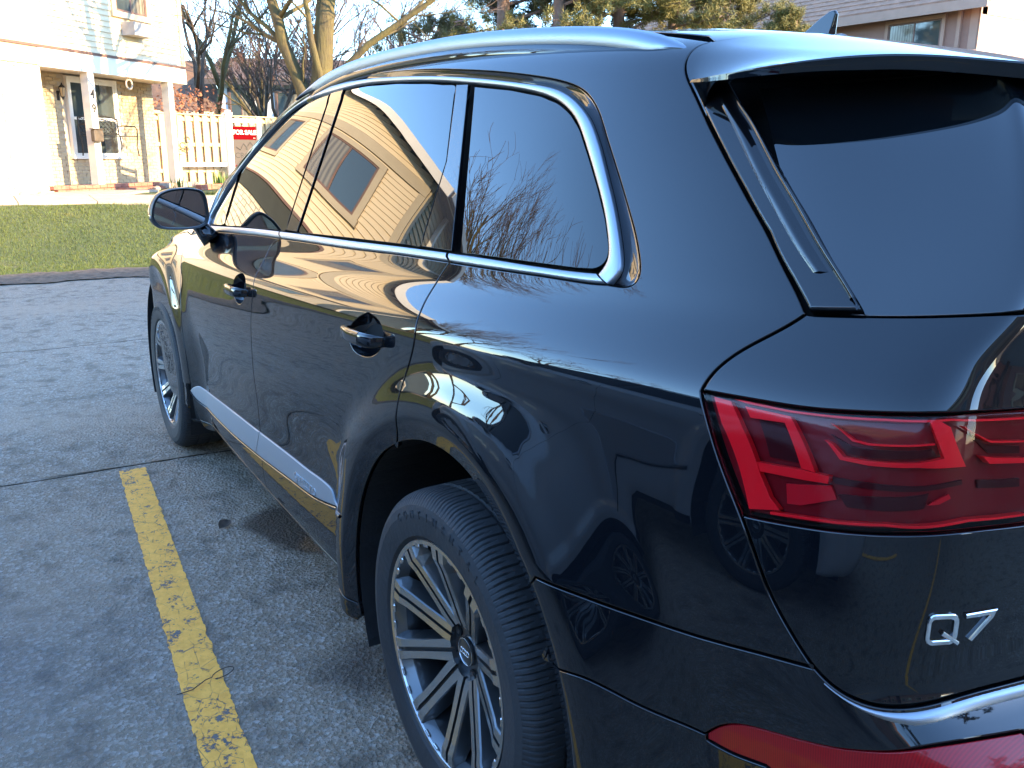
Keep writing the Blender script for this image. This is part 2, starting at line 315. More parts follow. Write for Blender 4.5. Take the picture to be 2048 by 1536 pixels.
'E4':[[14.9971,9.128],[15.1603,8.7791],[15.4312,8.7952],[15.9587,8.9178],[16.5304,8.951],[16.2871,9.7102],[16.1481,9.831],[15.9863,9.8381],[16.2659,9.1085],[15.9502,9.0062],[15.4235,8.8885],[15.1913,8.8569],[15.0687,9.0744]],
'E5':[[16.6787,9.107],[16.7535,8.9511],[16.901,8.9166],[17.0301,8.8776],[17.0278,8.9726],[16.7925,9.0527]],
'E6':[[14.1988,9.7106],[14.2745,9.7274],[14.6426,9.7072],[15.0276,9.7703],[15.4806,9.8539],[16.2658,9.8968],[17.004,9.7544],[17.0061,9.7012],[16.2749,9.8405],[15.4894,9.7922],[15.0355,9.7034],[14.6501,9.6351],[14.2821,9.6497]],
'E7':[[14.6406,7.6472],[15.2041,7.8065],[15.671,7.9709],[16.6067,8.1419],[17.0525,8.0968],[17.0538,8.0609],[16.6094,8.0995],[15.6754,7.9312],[15.2083,7.7679],[14.6444,7.6084]],
'E8':[[15.0106,9.5646],[15.2453,9.2717],[15.3921,9.2434],[16.1201,9.3907],[16.1247,9.3514],[15.3972,9.1898],[15.2414,9.2112]],
'E9':[[16.4428,9.7114],[16.7485,9.373],[17.0197,9.2818],[17.0208,9.2441],[16.7463,9.3267]],
'K1':[[15.0117,9.2728],[15.2194,9.0863],[15.4095,9.108],[16.1151,9.2546],[16.2105,9.1266],[15.4251,8.9288],[15.1963,8.9116]],
'K2':[[15.0885,8.4021],[16.5548,8.7014],[16.5586,8.6298],[15.124,8.3022]],
'K3':[[15.1643,8.155],[15.5798,8.302],[16.1474,8.4896],[16.1037,8.2605],[15.5993,8.1],[15.2625,8.0099]],
'K4':[[14.4045,9.2645],[14.6169,9.2573],[14.8069,8.4854],[14.5466,8.4473]],
'K5':[[16.5843,9.5259],[16.7485,9.2797],[17.023,9.1607],[17.0265,9.0255],[16.7905,9.1059]],
'K6':[[16.7022,8.676],[17.037,8.6048],[17.0406,8.4707],[16.7167,8.5479]],
'M1':[[14.7163,8.0842],[15.0996,8.2643],[15.1711,8.0822],[14.8696,7.8386],[14.7504,7.8038]],
'M2':[[16.1367,8.3229],[16.4006,8.4965],[16.4282,8.4348],[16.2897,8.3475]],
'SEAMTOP':[[9.7385,17.8918],[9.9089,17.5926]],
'ARCD':[[11.5256,6.225],[11.4577,6.1065],[11.3932,5.9722],[11.3323,5.8221],[11.2753,5.6565],[11.2224,5.4759],[11.1737,5.2802],[11.1295,5.0695],[11.0899,4.8437],[11.055,4.6018],[11.0249,4.3425],[10.9998,4.0636],[10.9798,3.7618],[10.9645,3.4353],[10.9535,3.0838],[10.9463,2.7081],[10.9437,2.3073],[10.9483,1.8797],[10.9636,1.4085],[10.9982,0.7987]],
'ARCQ':[[11.5256,6.225],[11.5919,6.3213],[11.6608,6.4031],[11.732,6.4701],[11.8053,6.5216],[11.8804,6.5571],[11.9572,6.5762],[12.0353,6.5787],[12.1144,6.5645],[12.1943,6.5336],[12.2745,6.4864],[12.3548,6.4232],[12.4348,6.3442],[12.5141,6.2497],[12.5923,6.1398],[12.6689,6.0143],[12.7438,5.8727],[12.8162,5.715],[12.886,5.541],[12.9525,5.351]],
'ARCB':[[12.9525,5.351],[13.0266,5.1055],[13.0947,4.8385],[13.1564,4.5504],[13.2108,4.24],[13.2573,3.9051],[13.2952,3.5443],[13.3237,3.1601],[13.3422,2.757],[13.3527,2.337],[13.3601,1.8985],[13.3718,1.427],[13.4074,0.8458],[13.676,0.01]],
'ARCF':[[4.1116,0.9773],[4.1915,1.582],[4.2477,2.0913],[4.3064,2.6068],[4.361,3.1097],[4.412,3.5802],[4.4702,4.0172],[4.5417,4.4229],[4.6251,4.8023],[4.7182,5.1588],[4.8181,5.4937],[4.9225,5.8066],[5.0293,6.0964],[5.1365,6.3614],[5.2428,6.6002],[5.3478,6.8103],[5.4515,6.9881],[5.554,7.129],[5.6558,7.2277],[5.7571,7.2798],[5.8577,7.2829],[5.957,7.2374],[6.0542,7.1466],[6.1484,7.0156],[6.2385,6.8512],[6.3238,6.6589],[6.4038,6.4431],[6.4781,6.2063],[6.5468,5.9495],[6.6098,5.6726],[6.6668,5.3762],[6.7175,5.0602],[6.7615,4.7234],[6.7986,4.3636],[6.8285,3.9764],[6.8505,3.5561],[6.8622,3.0998],[6.8599,2.6062],[6.8438,2.0857],[6.8164,1.548]],
'HANDR':[[11.0785,8.4343]],
'HANDF':[[8.8023,8.4922]],
'HCR':[[11.0402,9.5684],[11.2005,9.3299],[11.2978,8.7623],[11.3125,8.3013],[11.2287,7.8857],[11.116,7.7073],[10.9794,7.698],[10.869,7.9395],[10.8557,8.3565],[10.9359,8.9421]],
'HCF':[[8.72,9.8889],[8.88,9.5652],[8.9771,8.8869],[8.9788,8.2692],[8.8969,7.7615],[8.7808,7.6992],[8.686,7.9768],[8.6377,8.5172],[8.6373,9.3039],[8.6596,9.7468]],
'BADGE':[[16.2341,6.8748],[16.5784,6.894],[16.8964,6.8216],[16.2917,6.5361],[16.7007,6.5216],[16.6379,6.7996]],
}

# ------------------------------------------------------------------ body panels cut from the body surface
SU, SV = .45, .105
def catmull(P, step=.006):
    P = np.array(P, float); n = len(P)
    if n < 3: Q = P
    X = S(P[:, 0], P[:, 1]); out = [P[0]]
    for i in range(n-1):
        p0 = P[max(i-1, 0)]; p1 = P[i]; p2 = P[i+1]; p3 = P[min(i+2, n-1)]
        d = np.linalg.norm(X[i+1]-X[i]); k = max(1, int(d/step))
        for j in range(1, k+1):
            t = j/k
            out.append(.5*((2*p1)+(-p0+p2)*t+(2*p0-5*p1+4*p2-p3)*t*t+(-p0+3*p1-3*p2+p3)*t**3))
    return np.array(out)
def smooth_line(P, it=12):
    P = P.copy()
    for _ in range(it):
        Q = P.copy(); Q[1:-1] = P[1:-1]*.5 + (P[:-2]+P[2:])*.25; P = Q
    return P
def seam(key, it=25):
    return smooth_line(catmull(DATA[key]), it)
def line(*pts, step=.012):
    P = np.array(pts, float); out = [P[0]]
    for a, b in zip(P[:-1], P[1:]):
        d = np.linalg.norm(S(*b)-S(*a)); k = max(1, int(d/step))
        out += [a+(b-a)*j/k for j in range(1, k+1)]
    return np.array(out)
def join(*segs):
    out = []
    for s in segs:
        for p in s:
            if not out or np.hypot((p[0]-out[-1][0])*SU, (p[1]-out[-1][1])*SV) > .0022: out.append(p)
    if np.hypot((out[0][0]-out[-1][0])*SU, (out[0][1]-out[-1][1])*SV) < .0022: out.pop()
    return np.array(out)
def area(L):
    x, y = L[:, 0], L[:, 1]; return .5*np.sum(x*np.roll(y, -1)-np.roll(x, -1)*y)
def frame(L):
    """surface point, normal and derivative frame of a closed uv loop"""
    P = S(L[:, 0], L[:, 1]); N = NRM(L[:, 0], L[:, 1])
    T = np.roll(P, -1, 0)-np.roll(P, 1, 0); T /= np.linalg.norm(T, axis=1, keepdims=True)+1e-12
    O = np.cross(T, N); O /= np.linalg.norm(O, axis=1, keepdims=True)+1e-12
    e = 1e-3; A = (S(L[:, 0]+e, L[:, 1])-P)/e; B = (S(L[:, 0], L[:, 1]+e)-P)/e
    # make O point outwards
    du = solve_uv(A, B, O*.002)
    if inside_share(L, L+du) > .5: O = -O
    return P, N, O, A, B
def solve_uv(A, B, D):
    a = (A*A).sum(1); b = (A*B).sum(1); c = (B*B).sum(1); p = (A*D).sum(1); q = (B*D).sum(1)
    det = a*c-b*b+1e-14
    return np.stack([(p*c-q*b)/det, (q*a-p*b)/det], 1)
def pip(poly, pts):
    x, y = pts[:, 0], pts[:, 1]; ins = np.zeros(len(pts), bool)
    X, Y = poly[:, 0], poly[:, 1]; X2, Y2 = np.roll(X, -1), np.roll(Y, -1)
    for a, b, c, d in zip(X, Y, X2, Y2):
        if b == d: continue
        m = ((b > y) != (d > y)); ins ^= m & (x < (c-a)*(y-b)/(d-b)+a)
    return ins
def inside_share(L, Q):
    return pip(L, Q[::5]).mean()
def inset(L, g):
    P, N, O, A, B = frame(L)
    return L+solve_uv(A, B, -O*g)
PANELS = []
def inv_rt(x, z):
    """(u, v) of points given by x and z on the flank"""
    x = np.asarray(x, float); z = np.asarray(z, float)
    U, V_ = np.meshgrid(np.linspace(4, 16.5, 160), np.linspace(.3, 12, 140), indexing='ij'); G_ = S(U, V_).reshape(-1, 3)
    w = np.zeros((len(x), 2))
    for i in range(len(x)):
        k = ((G_[:, 0]-x[i])**2+(G_[:, 2]-z[i])**2).argmin(); w[i] = U.flat[k], V_.flat[k]
    for _ in range(7):
        f = S(w[:, 0], w[:, 1]); e = 1e-4; a = (S(w[:, 0]+e, w[:, 1])-f)/e; b = (S(w[:, 0], w[:, 1]+e)-f)/e
        rx, rz = x-f[:, 0], z-f[:, 2]; det = a[:, 0]*b[:, 2]-a[:, 2]*b[:, 0]
        w[:, 0] += np.clip((rx*b[:, 2]-rz*b[:, 0])/det, -.2, .2); w[:, 1] += np.clip((a[:, 0]*rz-a[:, 2]*rx)/det, -.2, .2); w[:, 1] = np.clip(w[:, 1], .05, 13)
    return w
_feat = []
def features():
    if not _feat:
        for xc in (0., 2.995):
            for r in (.505, .520, .5275, .532, .5365, .544, .556):
                n = int(r*rad(215)/.011); a = np.radians(np.linspace(-17, 198, n)); _feat.append(inv_rt(xc+r*np.cos(a), WZ+r*np.sin(a)))
    return np.concatenate(_feat)
def panel(name, loop, mat, parent, off=0.0, gap=.0016, edge=.014, r=.0022, holes=(), grid=.022, bulge=None, mirror=True, sym=False, closed_back=False):
    loops = [np.array(loop)]+[np.array(h) for h in holes]
    V = []; Nn = []; F = []
    bound = []           # uv loops used for the triangulation
    rings = []
    for li, L in enumerate(loops):
        P, N, O, A, B = frame(L)
        if li > 0: O = -O
        if sym:          # on the centre line nothing is inset
            cl = (L[:, 0] > NU-.01)
            O = np.where(cl[:, None], 0, O)
        L0 = L+solve_uv(A, B, -O*(gap+r)); L0[:, 0] = np.clip(L0[:, 0], 0, NU)
        bound.append(L0)
        rr = []
        P0 = S(L0[:, 0], L0[:, 1])
        for ang in (0, 30, 60, 90):
            a = rad(ang)
            rr.append((P0+O*(r*sin(a))+N*(off-r*(1-cos(a))), N*cos(a)+O*sin(a)))
        rr.append((P0+O*r+N*(off-edge), O+N*.001))
        rings.append(rr)
    # triangulate
    allv = []; edges = []
    for L0 in bound:
        n0 = len(allv); n = len(L0)
        allv += [Vector((p[0]*SU, p[1]*SV)) for p in L0]
        edges += [(n0+i, n0+(i+1) % n) for i in range(n)]
    nb = len(allv)
    u0, v0 = loops[0].min(0); u1, v1 = loops[0].max(0)
    gu, gv = np.meshgrid(np.arange(u0*SU+.003, u1*SU, grid), np.arange(v0*SV+.003, v1*SV, grid*.62))
    gp = np.stack([gu.ravel(), gv.ravel()], 1); gp[:, 0] += (np.arange(len(gp))//gu.shape[1] % 2)*grid*.5
    sc = np.array([SU, SV])
    if name in ('front_door', 'rear_door', 'quarter_panel', 'rear_bumper', 'front_fender', 'lower_valance', 'front_bumper'):
        gp = np.concatenate([features()*sc, gp])
    m = pip(bound[0]*sc, gp)
    for b_ in bound[1:]: m &= ~pip(b_*sc, gp)
    gp = gp[m]
    bb = np.concatenate(bound)*sc
    if len(gp):
        keep = np.ones(len(gp), bool)
        for k in range(0, len(gp), 2000):
            d = np.sqrt(((gp[k:k+2000, None]-bb[None])**2).sum(-1)).min(1); keep[k:k+2000] = d > grid*.18
        gp = gp[keep]
    allv += [Vector(p) for p in gp]
    res = delaunay_2d_cdt(allv, edges, [], 0, 1e-6)
    ov, of = res[0], res[2]
    uv = np.array([(p.x/SU, p.y/SV) for p in ov])
    tri = np.array([f for f in of if len(f) == 3])
    cen = uv[tri].mean(1)
    m = pip(bound[0]*sc, cen*sc)
    for b_ in bound[1:]: m &= ~pip(b_*sc, cen*sc)
    tri = tri[m]
    uvc = uv.copy(); uvc[:, 0] = np.clip(uvc[:, 0], 0, NU)
    P = S(uvc[:, 0], uvc[:, 1]); N = NRM(uvc[:, 0], uvc[:, 1])
    o = off
    if bulge is not None:
        o = off+bulge(uvc, P)
    P = P+N*(np.asarray(o)[..., None] if np.ndim(o) else o)
    V = list(P); Nn = list(N)
    for a, b, c in tri:
        g = np.cross(P[b]-P[a], P[c]-P[a])
        F.append((a, b, c) if g@N[a] > 0 else (a, c, b))
    # edge roll; first ring reuses the boundary vertices by position
    for L0, rr in zip(bound, rings):
        idx0 = []
        n = len(L0); base = None
        prev = None
        for k, (Q, M) in enumerate(rr):
            s = len(V); V += list(Q); M = M/(np.linalg.norm(M, axis=1, keepdims=True)+1e-9); Nn += list(M)
            if prev is not None:
                for i in range(n):
                    j = (i+1) % n
                    a, b, c, d = prev+i, prev+j, s+j, s+i
                    g = np.cross(V[b]-V[a], V[d]-V[a])
                    if g@g < 1e-16: continue
                    F.append((a, b, c, d) if g@Nn[d] > 0 or (abs(g@Nn[d]) < 1e-12) else (d, c, b, a))
            prev = s
    V = np.array(V); Nn = np.array(Nn)
    if sym:
        n = len(V); V2 = V*[1, -1, 1]; N2 = Nn*[1, -1, 1]
        F = F+[tuple(i+n for i in reversed(f)) for f in F]; V = np.concatenate([V, V2]); Nn = np.concatenate([Nn, N2])
    ob = raw_panel(name, V, F, Nn, mat, parent)
    if mirror and not sym: PANELS.append((name, V, F, Nn, mat, parent))
    return ob
def raw_panel(name, V, F, Nn, mat, parent):
    me = bpy.data.meshes.new(name)
    me.from_pydata([tuple(v) for v in V], [], [tuple(int(i) for i in f) for f in F])
    me.polygons.foreach_set('use_smooth', [True]*len(me.polygons))
    me.update(); me.normals_split_custom_set_from_vertices([tuple(x) for x in Nn])
    return link_mesh(name, me, mat, parent)
def mirror_panels():
    for name, V, F, Nn, mat, parent in PANELS:
        raw_panel(name, V*[1, -1, 1], [tuple(reversed(f)) for f in F], Nn*[1, -1, 1], mat, parent)
def resamp(P3, uv, n, closed=False):
    if closed: P3 = np.concatenate([P3, P3[:1]]); uv = np.concatenate([uv, uv[:1]])
    d = np.r_[0, np.cumsum(np.linalg.norm(np.diff(P3, axis=0), axis=1))]
    t = np.linspace(0, d[-1], n)
    return np.stack([np.interp(t, d, uv[:, i]) for i in (0, 1)], 1)
def strip(name, A, B, prof, mat, parent, mirror=True, match=True):
    """loft between two uv lines; prof = [(t across, depth)]"""
    A = np.array(A); B = np.array(B)
    PA = S(A[:, 0], A[:, 1]); PB = S(B[:, 0], B[:, 1])
    n = max(8, int(np.linalg.norm(np.diff(PA, axis=0), axis=1).sum()/.008))
    if match:            # nearest point on B for each sample of A keeps the strip square
        a = resamp(PA, A, n); b = resamp(PB, B, n*3); Pa = S(a[:, 0], a[:, 1]); Pb = S(b[:, 0], b[:, 1])
        idx = ((Pa[:, None]-Pb[None])**2).sum(-1).argmin(1); idx = np.maximum.accumulate(idx); idx[0] = 0; idx[-1] = len(b)-1
        bb = b[idx]
        for _ in range(20): bb[1:-1] = bb[1:-1]*.5+(bb[:-2]+bb[2:])*.25
        b = bb
    else: a = resamp(PA, A, n); b = resamp(PB, B, n)
    V = []
    for t, dpt in prof:
        q = a*(1-t)+b*t; N = NRM(q[:, 0], q[:, 1]); V.append(S(q[:, 0], q[:, 1])+N*dpt)
    V = np.array(V); m = len(prof); F = []
    Nq = NRM(a[:, 0], a[:, 1])
    for j in range(m-1):
        for i in range(n-1):
            F.append((j*n+i, j*n+i+1, (j+1)*n+i+1, (j+1)*n+i))
    g = np.cross(V[m//2, 1]-V[m//2, 0], V[m//2-1, 0]-V[m//2, 0])
    flip = np.dot(g, Nq[0]) < 0
    W = V.reshape(-1, 3)
    F = [tuple(reversed(f)) for f in F] if not flip else F
    # smooth normals computed from the grid
    dt = np.gradient(V, axis=1); ds = np.gradient(V, axis=0) if m > 2 else np.repeat(V[1:]-V[:1], m, 0)
    Nn = np.cross(dt, ds); Nn /= np.linalg.norm(Nn, axis=-1, keepdims=True)+1e-12
    if (Nn[m//2]*Nq).sum() < 0: Nn = -Nn
    Nn = Nn.reshape(-1, 3)
    f0 = F[len(F)//2]; gg = np.cross(W[f0[1]]-W[f0[0]], W[f0[3]]-W[f0[0]])
    if gg@Nn[f0[0]] < 0: F = [tuple(reversed(f)) for f in F]
    ob = raw_panel(name, W, F, Nn, mat, parent)
    if mirror: PANELS.append((name, W, F, Nn, mat, parent))
    return ob

# ------------------------------------------------------------------ the ground
def HG(x, y=0.0):
    """height of the land: flat car park, then a lawn that rises towards the houses"""
    x = np.asarray(x, float)
    return .62*sstep(x, 9.9, 18.2)
rs = np.random.RandomState(3)
def edge_x(y):      # ragged edge of the asphalt against the lawn
    return 9.62+.10*np.sin(y*1.3+.5)+.05*np.sin(y*4.7)+.03*np.sin(y*11.0)-.05*y*.4
def make_asphalt():
    m = principled('asphalt', (.055, .057, .062), .92); t = NT(m); co = t.co(kind='Object')
    big = t.noise(co, .55, 5, .6); mid = t.noise(co, 7, 6, .65)
    vo = t.n('TexVoronoi'); vo.inputs['Scale'].default_value = 85; t.l(co, vo.inputs['Vector'])
    vo2 = t.n('TexVoronoi'); vo2.inputs['Scale'].default_value = 210; t.l(co, vo2.inputs['Vector'])
    base = t.ramp(big, [(.3, (.200, .158, .112)), (.7, (.275, .218, .156))])
    st = t.mix(t.ramp(vo.outputs['Color'], [(.55, (0, 0, 0)), (.95, (1, 1, 1))]), base, (.38, .34, .29))
    st = t.mix(t.math('MULTIPLY', t.ramp(t.noise(co, 120, 2, .5), [(.60, (0, 0, 0)), (.72, (1, 1, 1))]), .8), st, (.42, .39, .35))
    st = t.mix(t.ramp(mid, [(.35, (.75, .75, .75)), (.50, (0, 0, 0))]), st, (.098, .080, .060))
    # tan silt dried on the surface, in broad patches
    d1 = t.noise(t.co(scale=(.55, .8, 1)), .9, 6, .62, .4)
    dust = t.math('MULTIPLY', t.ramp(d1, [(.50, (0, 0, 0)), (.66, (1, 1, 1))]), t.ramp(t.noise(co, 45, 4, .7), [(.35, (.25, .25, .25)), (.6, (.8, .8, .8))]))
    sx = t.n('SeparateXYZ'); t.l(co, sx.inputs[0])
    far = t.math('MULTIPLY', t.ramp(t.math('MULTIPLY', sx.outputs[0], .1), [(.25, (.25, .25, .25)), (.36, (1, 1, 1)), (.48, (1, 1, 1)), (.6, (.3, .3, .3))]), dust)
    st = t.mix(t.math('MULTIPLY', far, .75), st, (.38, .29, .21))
    # oil and water stain under the sill
    def blob(cx, cy, r, sy, lo=.55, hi=1.0):
        a = t.math('SUBTRACT', sx.outputs[0], cx); b = t.math('MULTIPLY', t.math('SUBTRACT', sx.outputs[1], cy), sy)
        dd = t.math('SQRT', t.math('ADD', t.math('MULTIPLY', a, a), t.math('MULTIPLY', b, b)))
        dd = t.math('ADD', t.math('DIVIDE', dd, r), t.math('MULTIPLY', t.math('SUBTRACT', t.noise(co, 6, 4, .6), .5), .9))
        return t.ramp(dd, [(lo, (1, 1, 1)), (hi, (0, 0, 0))])
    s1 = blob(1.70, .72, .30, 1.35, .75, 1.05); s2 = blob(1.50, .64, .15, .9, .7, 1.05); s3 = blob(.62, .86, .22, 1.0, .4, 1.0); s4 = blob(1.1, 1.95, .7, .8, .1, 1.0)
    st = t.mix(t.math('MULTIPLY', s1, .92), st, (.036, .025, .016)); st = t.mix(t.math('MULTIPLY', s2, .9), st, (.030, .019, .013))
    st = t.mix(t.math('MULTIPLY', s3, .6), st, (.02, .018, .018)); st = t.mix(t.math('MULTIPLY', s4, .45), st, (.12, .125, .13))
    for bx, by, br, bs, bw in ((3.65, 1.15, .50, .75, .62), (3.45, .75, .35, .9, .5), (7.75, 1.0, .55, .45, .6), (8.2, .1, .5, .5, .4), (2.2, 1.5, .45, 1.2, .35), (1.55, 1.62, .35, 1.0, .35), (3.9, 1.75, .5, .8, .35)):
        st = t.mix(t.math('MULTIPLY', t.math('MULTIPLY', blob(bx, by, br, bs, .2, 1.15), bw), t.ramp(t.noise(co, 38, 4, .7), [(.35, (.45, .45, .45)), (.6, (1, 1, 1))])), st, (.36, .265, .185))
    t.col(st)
    t.rough(t.math('SUBTRACT', .88, t.math('MULTIPLY', s2, .5)))
    h = t.math('ADD', t.math('MULTIPLY', vo.outputs['Distance'], .9), t.math('ADD', t.math('MULTIPLY', vo2.outputs['Distance'], .35), t.math('MULTIPLY', mid, 1.2)))
    t.bump(h, .85, .012); return m
M_ASPH = make_asphalt()
def sheet(name, x0f, x1f, ys, mat, z=0.0, nx=2, kind='structure'):
    V = []; F = []
    for y in ys:
        a, b = x0f(y), x1f(y)
        for k in range(nx): x = a+(b-a)*k/(nx-1); V.append((x, y, z))
    for i in range(len(ys)-1):
        for k in range(nx-1): a = i*nx+k; F.append((a, a+1, a+nx+1, a+nx))
    o = mesh_obj(name, V, [tuple(reversed(f)) if False else f for f in F], mat); o['kind'] = kind
    bm = bmesh.new(); bm.from_mesh(o.data); bmesh.ops.recalc_face_normals(bm, faces=bm.faces[:])
    if bm.faces[:][0].normal.z < 0: bmesh.ops.reverse_faces(bm, faces=bm.faces[:])
    bm.to_mesh(o.data); bm.free(); return o
ys = np.concatenate([np.linspace(-70, -4, 67), np.arange(-4, 5, .02), np.linspace(5.1, 70, 66)])
def nz(y, s, k): return noise.noise(Vector((y*s, k, 0)))
j1 = lambda y: 2.775+.022*nz(y, 2.2, 1.3)+.010*nz(y, 9, 4.1)-.012*y*0
j2 = lambda y: 5.82+.05*nz(y, 1.6, 7.7)+.02*nz(y, 7, 2.2)
w1 = lambda y: .006+.004*nz(y, 14, 9)
w2 = lambda y: .007+.006*nz(y, 6, 3)
sheet('asphalt_parking', lambda y: -70, lambda y: j1(y)-w1(y), ys, M_ASPH)
sheet('asphalt_lane', lambda y: j1(y)+w1(y), lambda y: j2(y)-w2(y), ys, M_ASPH)
sheet('asphalt_lane_edge', lambda y: j2(y)+w2(y), lambda y: edge_x(y), ys, M_ASPH)
M_SOIL = simple('soil', (.065, .045, .03), .95, .35, 9, .6, 40)
o = mesh_obj('subsoil', [(-75, -75, -.02), (11, -75, -.02), (11, 75, -.02), (-75, 75, -.02)], [(0, 1, 2, 3)], M_SOIL); o['kind'] = 'structure'
# pale silt filling along the joint
M_SILT = simple('joint_silt', (.22, .17, .12), .95, .4, 60)
for f, a, b in ((lambda y: j1(y)+.018+.02*nz(y, 3, 8), -1.0, 3.2),):
    V = []; F = []; yy = np.arange(a, b, .02)
    for y in yy:
        w = max(.0, .010+.022*nz(y, 5, 2.5)); V += [(f(y)-w, y, .0035), (f(y)+w, y, .0035)]
    for i in range(len(yy)-1): F.append((2*i, 2*i+1, 2*i+3, 2*i+2))
    o = mesh_obj('joint_silt', V, F, M_SILT); o['kind'] = 'structure'
# the land beyond: one sheet to the horizon
def make_turf():
    m = principled('turf', (.05, .07, .02), .95); t = NT(m); co = t.co()
    f = t.noise(co, 1.1, 6, .6); g = t.noise(co, 40, 4, .7)
    c = t.ramp(f, [(.3, (.040, .062, .014)), (.55, (.062, .088, .020)), (.75, (.095, .095, .030))])
    c = t.mix(t.ramp(g, [(.45, (0, 0, 0)), (.75, (.7, .7, .7))]), c, (.10, .085, .045)); t.col(c); t.bump(g, .8, .02); return m
M_TURF = make_turf()
xs = np.concatenate([np.arange(9.4, 20, .2), np.geomspace(20.5, 900, 26)]); yv = np.concatenate([-np.geomspace(900, 8.5, 26), np.arange(-8, 12, .4), np.geomspace(12.4, 900, 26)])
V = []; F = []
for x in xs:
    for y in yv:
        z = float(HG(x))-.012+.02*noise.noise(Vector((x*1.5, y*1.5, 0)))*(1 if x < 40 else 0)
        V.append((x, y, z if x > 9.7 else -.012))
n = len(yv)
for i in range(len(xs)-1):
    for j in range(n-1): F.append((i*n+j, (i+1)*n+j, (i+1)*n+j+1, i*n+j+1))
o = mesh_obj('lawn_ground', V, F, M_TURF, smooth=True); o['kind'] = 'structure'
o = mesh_obj('far_ground', [(-900, -900, -.06), (900, -900, -.06), (900, 900, -.06), (-900, 900, -.06)], [(0, 1, 2, 3)], M_TURF); o['kind'] = 'structure'
# bare dirt strip along the asphalt
V = []; F = []; yy = np.arange(-6, 9, .06)
for k, y in enumerate(yy):
    a = edge_x(y)-.05; b = 10.55+.18*nz(y, 1.8, 5)+.06*nz(y, 7, 1)
    for q in range(6):
        x = a+(b-a)*q/5; V.append((x, y, float(HG(x))+.014+.035*sin(pi*q/5)*(.7+.6*nz(y, 5, q))+.015*nz(y*3, 5, q*3.1)))
for i in range(len(yy)-1):
    for q in range(5): a = i*6+q; F.append((a, a+1, a+7, a+6))
M_DIRT = simple('bare_dirt', (.105, .072, .048), .97, .5, 14, .9, 30)
o = mesh_obj('dirt_verge', V, F, M_DIRT, smooth=True); o['kind'] = 'structure'
# grass blades
def blades(name, n, xr, yr, mat, h=(.018, .042), seed=1, ok=None, w=.0035, bias=1.6):
    r = np.random.RandomState(seed)
    x = xr[0]+(xr[1]-xr[0])*r.rand(n)**bias; y = yr[0]+(yr[1]-yr[0])*r.rand(n)
    if ok is not None: k = ok(x, y); x, y = x[k], y[k]
    n = len(x); a = r.rand(n)*2*pi; H_ = h[0]+(h[1]-h[0])*r.rand(n); lean = (r.rand(n)-.2)*.05; la = r.rand(n)*2*pi
    sc = 1+(x-10)*.10; z = HG(x)-.008
    w_ = w*sc
    V = np.zeros((n, 3, 3)); V[:, 0] = np.stack([x-w_*np.cos(a), y-w_*np.sin(a), z], 1); V[:, 1] = np.stack([x+w_*np.cos(a), y+w_*np.sin(a), z], 1)
    V[:, 2] = np.stack([x+lean*np.cos(la), y+lean*np.sin(la), z+H_], 1)
    me = bpy.data.meshes.new(name); me.vertices.add(3*n); me.vertices.foreach_set('co', V.ravel())
    me.loops.add(3*n); me.loops.foreach_set('vertex_index', np.arange(3*n)); me.polygons.add(n)
    me.polygons.foreach_set('loop_start', np.arange(0, 3*n, 3)); me.polygons.foreach_set('loop_total', np.full(n, 3)); me.update(); me.validate()
    return link_mesh(name, me, mat)
def grass_mat():
    m = principled('grass_blades', (.09, .14, .02), .7); t = NT(m)
    f = t.noise(t.co(), .8, 5, .6); g = t.noise(t.co(), 30, 2, .6)
    c = t.ramp(f, [(.3, (.042, .070, .007)), (.6, (.078, .104, .010)), (.8, (.115, .105, .022))])
    t.col(t.mix(t.ramp(g, [(.5, (0, 0, 0)), (.75, (.8, .8, .8))]), c, (.12, .10, .038)))
    t.b.inputs['Subsurface Weight'].default_value = 0; return m
M_GRASS = grass_mat()
def lawn_ok(x, y):
    e = 10.42+.15*np.sin(y*2.1)
    return (x > e) & ~((x > 15.9) & (y > -.9-(x-15.9)*.9))
o = blades('lawn_grass', 190000, (10.1, 19.2), (-5.5, 9.5), M_GRASS, ok=lawn_ok); tag(o, 'short green lawn in low sunlight in front of the white house', 'lawn', kind='stuff')
o = blades('lawn_grass_far', 16000, (16, 24), (9.5, 22), M_GRASS, ok=lambda x, y: x > 10, seed=5); tag(o, 'grass beyond the end of the white house', 'lawn', kind='stuff')
# footpath
M_PATH = simple('path_concrete', (.40, .31, .235), .9, .12, 3, .25, 60)
def poly_sheet(name, pts, mat, dz=.02, th=.06, kind='structure'):
    n = len(pts); V = [(x, y, float(HG(x))+dz) for x, y in pts]+[(x, y, float(HG(x))+dz-th) for x, y in pts]
    F = [tuple(range(n)), tuple(reversed(range(n, 2*n)))]+[(i, i+n, (i+1) % n+n, (i+1) % n) for i in range(n)]
    o = mesh_obj(name, V, F, mat); bm = bmesh.new(); bm.from_mesh(o.data); bmesh.ops.triangulate(bm, faces=[f for f in bm.faces if len(f.verts) > 4]); bmesh.ops.recalc_face_normals(bm, faces=bm.faces[:]); bm.to_mesh(o.data); bm.free()
    o['kind'] = kind; return o
seg = [(15.75, 10.0), (16.0, 3.0), (16.2, .2), (15.3, -1.2), (15.6, -3.6), (16.1, -3.6)]
for k in range(14):      # concrete slabs of the path, each with its joint
    y1 = 9.6-1.25*k; y0 = y1-1.235
    xa = lambda y: 16.0-.05*y*0+(.0 if y > -.5 else (y+.5)*.30)
    if y0 < -7: break
    poly_sheet('path_slab', [(xa(y0), y0), (xa(y0)+1.25, y0), (xa(y1)+1.25, y1), (xa(y1), y1)], M_PATH, .035)
